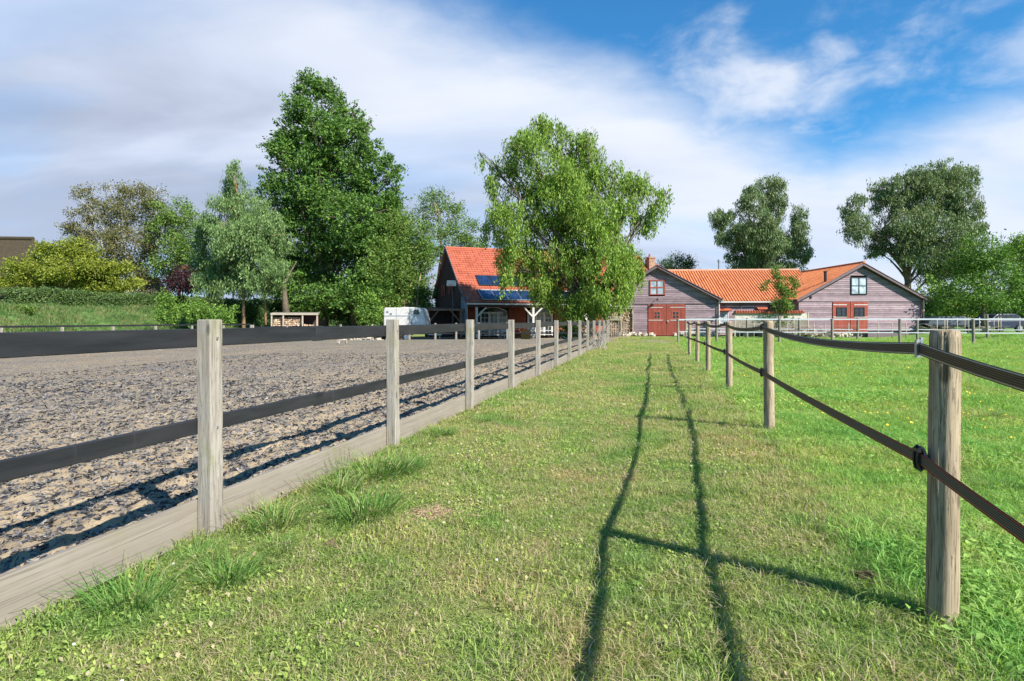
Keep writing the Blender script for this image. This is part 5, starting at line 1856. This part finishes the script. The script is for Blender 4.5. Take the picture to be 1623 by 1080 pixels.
# ------------------------------------------------------------------ trees and shrubs
def leaf_mesh(name, centres, axes, per, size, aspect, spread, droop, seed, fold=0.25):
    """centres (n,3) of twigs with directions axes (n,3); 'per' leaves round each twig"""
    r = np.random.default_rng(seed)
    n = len(centres)
    tot = n * per
    cid = np.repeat(np.arange(n), per)
    drooping = np.any(np.asarray(droop) > 0)
    if drooping:
        f = r.random(tot)
        off = r.normal(0, 1, (tot, 3)) * spread[0] * 0.35
        C = centres[cid] + off
        C[:, 2] -= f * droop[cid] if hasattr(droop, '__len__') else f * droop
        C[:, :2] += (axes[cid, :2] * (0.25 * (1 - f[:, None])) * spread[0])
        ax = np.stack([r.normal(0, .45, tot), r.normal(0, .45, tot), -1 + r.normal(0, .35, tot)], -1)
    else:
        C = centres[cid] + r.normal(0, 1, (tot, 3)) * np.array(spread) * 0.5 + axes[cid] * (r.random((tot, 1)) - .3) * spread[0]
        ax = axes[cid] * 0.7 + r.normal(0, .8, (tot, 3))
    ax /= np.linalg.norm(ax, axis=1)[:, None]
    ref = r.normal(0, 1, (tot, 3)); 
    if not drooping: ref = ref * np.array([1, 1, .5])
    sd = np.cross(ax, ref); sd /= np.linalg.norm(sd, axis=1)[:, None] + 1e-9
    nr = np.cross(ax, sd)
    l = size * (0.35 + 1.25 * r.random(tot)); w = l * aspect * (0.75 + .5 * r.random(tot))
    V = np.stack([C - ax * (l / 2)[:, None], C + sd * (w / 2)[:, None] + nr * (w * fold)[:, None], C + ax * (l / 2)[:, None],
                  C - sd * (w / 2)[:, None] + nr * (w * fold)[:, None]], 1).reshape(-1, 3)
    i = np.arange(tot)[:, None] * 4
    F = np.concatenate([i + np.array([[0, 1, 2]]), i + np.array([[0, 2, 3]])])
    return np_mesh(name, V, F, {'rnd': np.repeat(r.random(tot), 4), 'clump': np.repeat(r.random(n)[cid], 4)})


def lobes_world(lobes, Yt, base_u, depth_k=0.9, seed=0, k=1.12):
    rr = random.Random(seed)
    out = []
    for lb in lobes:
        u, v, ru, rv = lb[:4]
        s_ = Yt / 900
        R_ = (ru + rv) / 2 * s_
        dy = lb[4] if len(lb) > 4 else rr.uniform(-1, 1) * R_ * depth_k
        Yl = Yt + dy
        c = at(u, v, Yl)
        out.append((c, k * ru * Yl / 900, k * min(ru, rv * 1.3) * Yl / 900, k * rv * Yl / 900))
    return out


def tree(name, label, cat, Yt, base, lobes, leaf, mat_, bark, trunk_r, dens=9.0, per=14, size=.13, aspect=.45, droop=0.0, spread=.28,
         shell=.35, group=None, trunk_pts=None, limbs=True, seed=1, fork=.35, twigs=3, depth_k=.9, extra_trunks=(), gap=0.30, clumps=9, limb_bark=None, grow=1.12):
    r = np.random.default_rng(seed)
    rr = random.Random(seed)
    b = at(base[0], base[1], Yt)
    b.z = float(gz(b.x, b.y)) if base[1] is None or True else b.z
    root = thing(name, label, cat, b, 0, group)
    LW = lobes_world(lobes, Yt, base[0], depth_k, seed, grow)
    cents, axs = [], []
    for (c, rx, ry, rz_) in LW:
        area = (rx * ry + ry * rz_ + rx * rz_) / 3 * 4 * math.pi
        n = max(8, int(area * dens))
        nsub = max(6, int(clumps * (1.2 + area / 45)))
        sd_ = r.normal(0, 1, (nsub, 3)); sd_ /= np.linalg.norm(sd_, axis=1)[:, None]
        sr = (0.22 + 0.24 * r.random(nsub))
        sc_ = sd_ * (0.92 - sr * (0.4 + 0.6 * r.random(nsub)))[:, None] * (0.72 + .46 * r.random(nsub))[:, None]
        pick = r.choice(nsub, n, p=sr ** 2 / np.sum(sr ** 2))
        d = r.normal(0, 1, (n, 3)); d /= np.linalg.norm(d, axis=1)[:, None]
        rad = shell + (1 - shell) * r.random(n) ** .5
        pts = (sc_[pick] + d * (rad * sr[pick] * (1 + .15 * r.normal(0, 1, n)))[:, None]) * np.array([rx, ry, rz_]) + np.array(c)
        d = d * .6 + sd_[pick] * .6
        keep = r.random(n) > gap * .35
        pts, d = pts[keep], d[keep]
        cents.append(pts); axs.append(d + np.array([0, 0, .15]))
    P_ = np.concatenate(cents) - np.array(b); A_ = np.concatenate(axs)
    P_[:, 2] = np.maximum(P_[:, 2], .12)
    dr = droop * (0.5 + r.random(len(P_))) if droop else 0
    me = leaf_mesh(name + '_crown', P_, A_, per, size, aspect, (spread, spread, spread * .8), dr, seed)
    link('crown', me, mat_, root)['kind'] = 'stuff'
    # trunk and limbs
    mean = sum((c for c, *_ in LW), Vector()) / len(LW)
    top = mean - b
    if trunk_pts:
        tp_ = [at(u, v, Yt + (dy if dy else 0)) - b for (u, v, dy) in trunk_pts]
        tp_ = [Vector((0, 0, -.15))] + tp_
    else:
        tp_ = [Vector((0, 0, -.15)), top * .25 + Vector((rr.uniform(-.2, .2), 0, 0)), top * .55 + Vector((rr.uniform(-.3, .3), 0, 0)), top * .95]
    k = len(tp_)
    m_ = MB()
    m_.tube(tp_, [trunk_r * (1.25 if i == 0 else max(.07, 1 - 1.0 * i / (k - 1))) for i in range(k)], 10)
    tr = m_.build('trunk', bark, root, smooth=True)
    if limbs:
        for (c, rx, ry, rz_) in LW:
            m_ = MB()
            tgt = c - b
            f = fork + rr.random() * .3
            i = min(int(f * (k - 1)), k - 2)
            start = tp_[i].lerp(tp_[i + 1], f * (k - 1) - i)
            if start.z > tgt.z: start = tp_[0].lerp(tp_[1], .8)
            mid = start.lerp(tgt, .5) + Vector((rr.uniform(-.3, .3), rr.uniform(-.3, .3), .12 * (tgt - start).length))
            lr = trunk_r * .32
            m_.tube([start, start.lerp(mid, .5) + Vector((0, 0, .1)), mid, tgt], [lr, lr * .7, lr * .45, lr * .12], 6)
            for q in range(twigs):
                an = rr.random() * 6.28; el = rr.uniform(-.2, 1.2)
                e = tgt + Vector((rx * math.cos(an) * math.cos(el), ry * math.sin(an) * math.cos(el), rz_ * math.sin(el))) * .85
                s0_ = mid.lerp(tgt, rr.uniform(.3, 1))
                m2 = s0_.lerp(e, .5) + Vector((rr.uniform(-.2, .2), rr.uniform(-.2, .2), .1))
                m_.tube([s0_, m2, e], [lr * .35, lr * .22, .012], 4)
            m_.build('limb', limb_bark or bark, root, smooth=True)
    for et in extra_trunks:
        pts = [at(u, v, Yt + dy) - b for (u, v, dy) in et[0]]
        m_ = MB(); m_.tube(pts, [et[1] * (1 - .9 * i / (len(pts) - 1)) for i in range(len(pts))], 8)
        m_.build('trunk' if et[1] > .1 else 'limb', (limb_bark or bark), root, smooth=True)
    return root


G = {}
G['big'] = foliage('ash_leaves', [(0, (0.026, 0.064, 0.012)), (.6, (0.095, 0.201, 0.033)), (1, (0.189, 0.305, 0.055))], .3)
G['willow'] = foliage('curly_willow_leaves', [(0, (0.062, 0.124, 0.018)), (.5, (0.189, 0.310, 0.046)), (1, (0.320, 0.422, 0.076))], .35, patch=((.23, .21, .06), .93, .6))
G['silver'] = foliage('silver_willow_leaves', [(0, (0.046, 0.086, 0.026)), (.5, (0.138, 0.231, 0.070)), (1, (0.250, 0.350, 0.132))], .25)
G['grey_willow'] = foliage('grey_willow_leaves', [(0, (0.052, 0.078, 0.032)), (.5, (0.144, 0.208, 0.089)), (1, (0.241, 0.319, 0.149))], .25, patch=((.22, .205, .075), .72, .5))
G['acer'] = foliage('yellow_green_leaves', [(0, (0.072, 0.100, 0.013)), (.5, (0.209, 0.253, 0.029)), (1, (0.352, 0.374, 0.055))], .35)
G['birch'] = foliage('birch_leaves', [(0, (0.083, 0.094, 0.030)), (.5, (0.143, 0.143, 0.050)), (1, (0.242, 0.198, 0.084))], .3)
G['purple'] = foliage('purple_leaves', [(0, (.025, .014, .018)), (.8, (.050, .024, .028)), (1, (.20, .04, .03))], .2)
G['shrub'] = foliage('shrub_leaves', [(0, (0.050, 0.113, 0.017)), (.5, (0.132, 0.241, 0.036)), (1, (0.240, 0.368, 0.066))], .3)
G['hedge'] = foliage('hedge_leaves', [(0, (0.039, 0.081, 0.023)), (.5, (0.072, 0.127, 0.034)), (1, (0.130, 0.182, 0.052))], .2)
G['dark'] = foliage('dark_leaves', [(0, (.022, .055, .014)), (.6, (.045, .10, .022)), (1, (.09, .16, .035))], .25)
G['mid'] = foliage('mid_green_leaves', [(0, (0.037, 0.079, 0.013)), (.5, (0.112, 0.201, 0.034)), (1, (0.213, 0.310, 0.060))], .3, patch=((.20, .17, .06), .85, .5))

tree('deciduous_tree', 'tallest dense dark green tree rising behind the open wood shelter', 'tree', 55, (510, 515),
     [(490, 135, 22, 22), (520, 160, 26, 30), (480, 170, 30, 30), (552, 180, 26, 32), (462, 205, 30, 32), (510, 210, 42, 38), (582, 215, 22, 34), (545, 235, 40, 36), (445, 240, 26, 28), (575, 265, 34, 40), (490, 255, 45, 40), (520, 290, 75, 50), (462, 310, 48, 45),
      (600, 310, 42, 50), (625, 345, 26, 42), (560, 350, 70, 50), (480, 370, 58, 50), (445, 405, 42, 42), (600, 400, 58, 50), (530, 420, 70, 48),
      (470, 455, 50, 42), (580, 465, 62, 40), (635, 440, 40, 48), (440, 230, 22, 14), (520, 475, 60, 32), (620, 270, 20, 24)],
     None, G['big'], M['bark'], .55, dens=5.0, per=15, size=.24, aspect=.45, spread=.32, shell=.45, seed=3, gap=.2, clumps=8, grow=1.06,
     trunk_pts=[(512, 470, 0), (508, 380, 0), (505, 250, 0), (502, 150, 0)], fork=.15, twigs=5,
     extra_trunks=(([(455, 515, -4), (452, 480, -4), (450, 450, -4), (470, 415, -2)], .40), ([(560, 515, 0), (556, 440, 0), (580, 340, 0)], .25)))
tree('deciduous_tree', 'lighter green leaning tree between the tallest tree and the farmhouse gable', 'tree', 52, (640, 515),
     [(615, 430, 45, 55), (650, 455, 34, 45), (660, 400, 28, 45), (630, 375, 38, 42), (600, 480, 50, 32), (668, 480, 25, 30)], None, G['mid'], M['bark_light'], .22,
     dens=6.5, per=13, size=.20, aspect=.42, spread=.42, seed=5, gap=.3,
     extra_trunks=(([(660, 500, 0), (664, 450, 0), (672, 410, 2), (680, 380, 3)], .12),))
tree('deciduous_tree', 'thin open topped tree with pale trunk rising behind the farmhouse roof', 'tree', 66, (705, 515),
     [(690, 322, 28, 20), (672, 345, 22, 22), (715, 345, 26, 24), (742, 368, 24, 20), (700, 378, 30, 26), (758, 385, 12, 14), (735, 400, 28, 20), (676, 395, 22, 30)], None,
     G['mid'], M['bark_light'], .26, dens=4.0, per=13, size=.20, aspect=.45, spread=.45, seed=6, gap=.4, clumps=7,
     trunk_pts=[(692, 460, 0), (700, 400, 0), (695, 350, 0), (688, 320, 0)], fork=.5)
tree('willow_shrub', 'silvery green upright willow left of the tallest tree with two orange brown stems', 'tree', 47, (386, 515),
     [(372, 272, 9, 20), (370, 305, 20, 25), (352, 345, 32, 32), (392, 335, 30, 34), (422, 375, 32, 38), (380, 380, 50, 42), (345, 405, 36, 42), (418, 425, 38, 42),
      (378, 435, 50, 36), (335, 450, 28, 26), (435, 345, 12, 18), (322, 360, 12, 18)],
     None, G['silver'], M['bark_orange'], .16, dens=11, per=16, size=.20, aspect=.27, spread=.36, droop=.35, seed=8, gap=.25,
     trunk_pts=[(386, 470, 0), (384, 400, 0), (374, 290, 0)], extra_trunks=(([(421, 515, 1), (420, 480, 1), (414, 420, 1)], .13),), fork=.25)
tree('birch_tree', 'sparse birch with several fanned white stems and thin olive leaves on the dike', 'tree', 62, (205, 470),
     [(140, 318, 20, 20), (128, 345, 22, 14), (190, 310, 24, 22), (178, 340, 32, 26), (238, 312, 25, 22), (225, 350, 32, 28), (160, 378, 34, 26), (200, 385, 36, 28),
      (245, 385, 24, 26), (118, 365, 18, 12), (265, 340, 14, 20), (180, 415, 40, 22), (235, 425, 28, 24)],
     None, G['birch'], M['bark_birch'], .17, dens=5.8, per=12, size=.17, aspect=.55, spread=.5, shell=.15, seed=9, gap=.5, twigs=5, clumps=7,
     trunk_pts=[(204, 455, 0), (198, 420, 0), (190, 370, 0), (186, 310, 0)], fork=.05,
     extra_trunks=(([(206, 470, .2), (215, 440, .2), (226, 400, .3), (238, 320, .5)], .13), ([(203, 470, -.2), (180, 430, 0), (155, 370, 0), (138, 325, 0)], .13),
                   ([(208, 470, 0), (228, 450, 0), (248, 400, 0), (262, 350, 0)], .10)))
tree('deciduous_tree', 'loose light green tree between the birch and the silvery willow', 'tree', 60, (285, 475),
     [(280, 335, 28, 22), (262, 365, 24, 26), (300, 365, 26, 32), (285, 400, 34, 30), (265, 425, 28, 22), (305, 420, 26, 32)], None, G['mid'], M['bark'], .18,
     dens=5.5, per=12, size=.18, aspect=.5, spread=.42, seed=10, gap=.4)
tree('spreading_shrub', 'broad yellow green layered shrub on the dike in front of the thatched roof', 'shrub', 57, (95, 478),
     [(105, 392, 32, 14), (75, 405, 36, 14), (130, 405, 34, 14), (45, 425, 36, 15), (100, 425, 48, 16), (150, 425, 26, 14), (25, 448, 32, 14), (75, 448, 50, 16), (130, 446, 42, 16), (182, 428, 26, 16), (190, 448, 28, 16), (165, 460, 30, 12)],
     None, G['acer'], M['bark'], .15, dens=9, per=14, size=.17, aspect=.6, spread=.42, seed=12, shell=.3, gap=.2)
tree('purple_shrub', 'dark purple leaved shrub with a few red leaves beside the silvery willow', 'shrub', 57, (288, 478),
     [(288, 440, 20, 24), (278, 455, 18, 16), (300, 455, 14, 16)], None, G['purple'], M['bark'], .1, dens=7, per=14, size=.17, aspect=.6, spread=.4, seed=13)
for (u, v, ru, rv, Yb, lab, g_, sd) in (
        (268, 488, 20, 24, 46, 'bright green rounded shrub at the right end of the clipped hedge', 'shrub', 20),
        (312, 496, 32, 20, 45, 'wide leafy light green shrub at the foot of the silvery willow', 'shrub', 21),
        (352, 500, 24, 16, 44, 'low light green shrub touching the orange brown stems', 'shrub', 22),
        (585, 492, 20, 26, 46, 'yellow green shrub just left of the horse trailer', 'shrub', 23),
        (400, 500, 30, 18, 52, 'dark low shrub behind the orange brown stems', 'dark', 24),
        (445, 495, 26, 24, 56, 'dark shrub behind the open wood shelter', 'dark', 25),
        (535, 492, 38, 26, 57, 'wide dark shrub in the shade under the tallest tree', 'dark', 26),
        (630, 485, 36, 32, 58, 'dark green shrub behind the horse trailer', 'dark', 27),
        (40, 497, 24, 8, 43, 'low dark green bush on the dike slope at the far left', 'mid', 28),
        (905, 525, 22, 16, 38, 'leafy green bush at the corner of the arena under the willow', 'mid', 29)):
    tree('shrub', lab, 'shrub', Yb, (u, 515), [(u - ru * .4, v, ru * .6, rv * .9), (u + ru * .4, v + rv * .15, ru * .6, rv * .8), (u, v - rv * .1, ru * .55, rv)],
         None, G[g_], M['bark'], .06, dens=9, per=12, size=.15, aspect=.5, spread=.32, seed=sd, limbs=False, gap=.1)

# clipped hedge on the dike
def hedge(name, label, s0_, s1_, t_, h, w, n, mat_, size, seed, base=None):
    r = np.random.default_rng(seed)
    root = thing(name, label, 'hedge', st(s0_, t_, float(gz_st(s0_, t_))))
    ln = s1_ - s0_
    P_ = np.stack([r.random(n) * ln, (r.random(n) - .5) * w, h * r.random(n) ** .7], -1)
    shell_ = r.random(n)
    P_[:, 1] = np.where(shell_ < .4, w / 2 + .05 * r.normal(0, 1, n), P_[:, 1]); P_[:, 2] = np.where(shell_ > .75, h + .07 * r.normal(0, 1, n), P_[:, 2])
    P_[:, 2] *= 0.86 + .30 * vnoise(P_[:, 0], P_[:, 0] * 0, .7, seed)
    S_ = s0_ + P_[:, 0]; T_ = t_ + P_[:, 1]
    W = np.stack([O2.x + D2.x * S_ + N2.x * T_, O2.y + D2.y * S_ + N2.y * T_, gz_st(S_, T_) + P_[:, 2]], -1) - np.array(root.location)
    me = leaf_mesh(name, W, r.normal(0, 1, W.shape) * .5 + np.array([0, 0, .5]), 5, size, .5, (.2, .2, .2), 0, seed)
    link('foliage', me, mat_, root)['kind'] = 'stuff'
    mb = MB()
    for k in range(int(ln / 1.0)):
        p = st(s0_ + k * 1.0 + .3, t_, 0); z = float(gz(p.x, p.y)); q_ = Vector((p.x, p.y, z)) - root.location
        mb.tube([q_, q_ + Vector((.05, 0, h * .8))], [.04, .02], 5)
    mb.build('stems', M['bark'], root)
    return root


hedge('clipped_hedge', 'long clipped dark green hedge running along the top of the dike', 34, 78, -46.5, 1.25, 1.6, 15000, G['hedge'], .16, 31)
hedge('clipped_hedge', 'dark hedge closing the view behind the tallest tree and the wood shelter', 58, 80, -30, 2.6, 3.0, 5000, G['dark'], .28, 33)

# curly willow in the middle
tree('curly_willow', 'large bright green curly willow with drooping twigs in front of the farmhouse', 'willow tree', 35.8, (940, 542),
     [(835, 235, 42, 34), (870, 210, 45, 22), (905, 235, 45, 28), (800, 258, 28, 20), (790, 325, 22, 24), (940, 255, 26, 30), (975, 280, 28, 24), (1015, 290, 28, 24),
      (1045, 318, 18, 26), (1020, 345, 26, 22), (985, 320, 28, 30), (845, 290, 52, 32), (900, 300, 50, 38), (820, 340, 45, 34), (870, 350, 60, 40), (935, 345, 50, 45),
      (800, 385, 26, 30), (830, 405, 42, 36), (890, 405, 56, 40), (950, 400, 52, 42), (985, 410, 28, 42), (910, 450, 50, 36), (965, 455, 42, 34), (845, 445, 36, 26), (990, 435, 22, 28),
      (925, 478, 38, 18), (945, 484, 22, 12), (785, 290, 18, 18), (778, 360, 14, 20), (800, 430, 18, 22), (870, 462, 40, 20), (985, 462, 16, 16), (905, 490, 24, 16), (1008, 420, 14, 34), (925, 300, 50, 44), (880, 270, 40, 34), (960, 370, 36, 50), (1055, 305, 10, 12), (762, 248, 8, 8), (925, 215, 16, 12), (855, 190, 16, 10)],
     None, G['willow'], M['bark_light'], .34, dens=9.0, per=18, size=.17, aspect=.32, spread=.26, droop=.75, shell=.45, seed=14, gap=.1, twigs=5, limb_bark=M['bark'], clumps=11, grow=1.0,
     trunk_pts=[(936, 515, 0), (944, 480, 0), (930, 420, 0), (905, 330, 0), (890, 240, 0)], fork=.25,
     extra_trunks=(([(944, 490, 0), (965, 420, -.5), (990, 340, -.5), (1010, 300, -.5)], .11), ([(934, 500, 0), (870, 400, -.5), (820, 310, -.5), (800, 270, -.5)], .10)))
# big willows behind the barns
tree('grey_willow', 'grey green willow with an upright uneven crown behind the orange roofed wing', 'willow tree', 75, (1208, 515),
     [(1218, 296, 26, 22), (1192, 318, 24, 26), (1228, 325, 22, 34), (1148, 348, 24, 18), (1166, 378, 24, 26), (1200, 355, 30, 38), (1266, 345, 14, 26), (1264, 375, 22, 24), (1180, 405, 30, 24),
      (1225, 395, 50, 30), (1272, 398, 18, 20), (1145, 372, 12, 18), (1195, 425, 40, 16), (1240, 425, 36, 16), (1212, 385, 36, 30)],
     None, G['grey_willow'], M['bark'], .5, dens=5.2, per=17, size=.30, aspect=.28, spread=.50, droop=.45, seed=15, gap=.28, grow=1.0, trunk_pts=[(1207, 460, 0), (1208, 400, 0), (1212, 310, 0)], fork=.2)
tree('grey_willow', 'largest grey green willow with yellowing branches and a leaning trunk behind the right barn', 'willow tree', 68, (1436, 515),
     [(1485, 275, 34, 24), (1520, 285, 30, 26), (1450, 290, 38, 26), (1415, 300, 34, 24), (1405, 322, 22, 20), (1350, 328, 18, 26), (1358, 362, 24, 28), (1470, 325, 50, 36), (1532, 325, 24, 34),
      (1440, 350, 42, 34), (1535, 370, 24, 38), (1495, 375, 50, 42), (1400, 372, 22, 18), (1455, 395, 46, 30), (1484, 425, 34, 26), (1385, 395, 20, 14), (1520, 415, 30, 30)],
     None, G['grey_willow'], M['bark'], .55, dens=5.2, per=17, size=.28, aspect=.28, spread=.48, droop=.45, seed=16, gap=.30, grow=1.02,
     trunk_pts=[(1438, 465, 0), (1440, 430, 0), (1455, 380, 0), (1475, 300, 0)], fork=.3,
     extra_trunks=(([(1440, 435, 0), (1415, 405, 0), (1380, 370, 0), (1356, 340, 0)], .28),))
tree('walnut_tree', 'rounded mid green tree with a visible trunk behind the white rails at the right', 'tree', 44.5, (1558, 530),
     [(1550, 400, 38, 26), (1525, 430, 30, 30), (1580, 425, 34, 32), (1540, 460, 36, 26), (1590, 455, 30, 28), (1565, 478, 42, 18)], None, G['big'], M['bark'], .16,
     dens=6.5, per=13, size=.17, aspect=.5, spread=.42, seed=17, gap=.2, trunk_pts=[(1559, 490, 0), (1557, 440, 0), (1552, 400, 0)])
tree('walnut_tree', 'bright green tree cut by the right edge of the picture', 'tree', 50, (1625, 530),
     [(1615, 395, 20, 22), (1640, 410, 40, 34), (1618, 440, 30, 36), (1660, 450, 40, 40), (1622, 475, 34, 22)], None, G['shrub'], M['bark'], .2,
     dens=6, per=13, size=.19, aspect=.5, spread=.45, seed=18, gap=.15)
for (u, v, ru, rv, Yb, lab, g_, sd) in (
        (1480, 478, 26, 36, 56, 'tall light green bush right behind the corner of the right barn', 'shrub', 40),
        (1512, 482, 26, 26, 60, 'loose olive bush behind the white rails at the right', 'mid', 41),
        (1475, 512, 12, 18, 47, 'small bright green bush at the right wall of the right barn', 'shrub', 42),
        (1588, 486, 34, 20, 58, 'dark bush behind the dark blue car', 'dark', 43),
        (1640, 500, 34, 20, 58, 'dark bush at the right picture edge behind the car', 'dark', 44),
        (1545, 490, 30, 18, 62, 'dull green bush behind the trunk of the rounded tree', 'mid', 45)):
    tree('shrub', lab, 'shrub', Yb, (u, 525), [(u - ru * .4, v, ru * .6, rv * .9), (u + ru * .4, v + rv * .1, ru * .6, rv * .8), (u, v - rv * .2, ru * .5, rv * .9)],
         None, G[g_], M['bark'], .06, dens=7, per=12, size=.19, aspect=.5, spread=.4, seed=sd, limbs=False, gap=.15)
tree('conifer_top', 'dark green tree top showing above the roofs between the two barns', 'tree', 85, (1075, 515),
     [(1072, 418, 26, 13), (1092, 424, 12, 10), (1055, 425, 14, 9), (1075, 445, 32, 22)], None, G['dark'], M['bark'], .3, dens=3.4, per=14, size=.30, aspect=.3, spread=.6, seed=19)
tree('young_tree', 'slender young tree with yellowing leaves in front of the courtyard wall', 'tree', 43.5, (1237, 535),
     [(1230, 430, 8, 12), (1226, 450, 14, 14), (1245, 455, 14, 18), (1258, 450, 8, 14), (1238, 480, 22, 18), (1232, 505, 24, 12), (1213, 455, 6, 10)], None,
     G['mid'], M['bark'], .05, dens=13, per=11, size=.12, aspect=.55, spread=.2, seed=50, gap=.4, clumps=6)
# far hedgerows closing the horizon
for k, (s0_, t_, ln_, h_, lab, g_) in enumerate(((95, 40, 60, 5.0, 'distant hedgerow behind the right barn and the trees', 'dark'), (100, -30, 60, 4.5, 'distant hedgerow behind the farmhouse', 'dark'))):
    r = np.random.default_rng(60 + k)
    n = 5000
    a_ = r.random(n) * ln_ - ln_ * .1
    hh = h_ * (0.6 + .6 * vnoise(a_, a_ * 0, .25, 60 + k))
    T_ = t_ + a_; S_ = s0_ + r.normal(0, 1.5, n)
    W = np.stack([O2.x + D2.x * S_ + N2.x * T_, O2.y + D2.y * S_ + N2.y * T_, hh * r.random(n) ** .8], -1)
    me = leaf_mesh('hedgerow', W, r.normal(0, 1, W.shape), 6, .45, .5, (.8, .8, .8), 0, 60 + k)
    tag(link('hedgerow', me, G[g_]), lab, 'hedgerow', kind='stuff')

# bare soil spots and scraps on the lawn
def soil(name, label, u, v, r_, h, c, n, seed):
    Yg = 1.35 * 900 / (v - 508)
    p = at(u, v, Yg); p.z = float(gz(p.x, p.y))
    rr = random.Random(seed)
    mb = MB().part(.5)
    ring = [(r_ * rr.uniform(.6, .95) * math.cos(k * .45), r_ * .8 * rr.uniform(.6, .95) * math.sin(k * .45), -.004) for k in range(14)]
    mb.add(ring + [(0, 0, h * .8 + .008)], [(k, (k + 1) % 14, 14) for k in range(14)])
    for k in range(n):
        a_ = rr.random() * 6.28; q = r_ * abs(rr.gauss(0, .55)) * (1 + .35 * math.sin(3 * a_ + seed))
        l = rr.uniform(.004, .014)
        c0 = Vector((q * math.cos(a_), q * math.sin(a_) * .8, h * max(0, 1 - q / r_) + rr.uniform(0, .012)))
        mb.part(rr.random())
        th_ = rr.random() * 3.14; dd_ = Vector((math.cos(th_), math.sin(th_), rr.uniform(-.2, .2))) * l * 1.8
        vs = [c0 - dd_, c0 + dd_, c0 + Vector((rr.uniform(-l, l), rr.uniform(-l, l), l * .5)) * .5, c0 + Vector((rr.uniform(-l, l), rr.uniform(-l, l), -l * .3)) * .5]
        mb.add(vs, [(0, 1, 2), (0, 2, 3), (0, 3, 1), (1, 3, 2)])
    o = mb.build(name, simple(name + '_soil', c, .95, .1, .4, 40), loc=p)
    tag(o, label, 'soil', kind='stuff')


soil('soil_crumbs', 'dark brown crumbs of a molehill in the clover left of the nearest round post', 1375, 918, .10, .03, (.10, .065, .045), 420, 1)
soil('soil_crumbs', 'small brown bare spot on the lawn right of the nearest square post', 525, 857, .10, .012, (.20, .13, .09), 260, 2)
soil('dry_straw', 'pale pinkish patch of dry cut grass on the lawn beside the big tuft', 680, 803, .24, .004, (.34, .235, .15), 1900, 3)
soil('soil_crumbs', 'reddish dry leaf litter at the foot of the nearest round post', 1520, 1000, .10, .02, (.22, .14, .08), 260, 4)
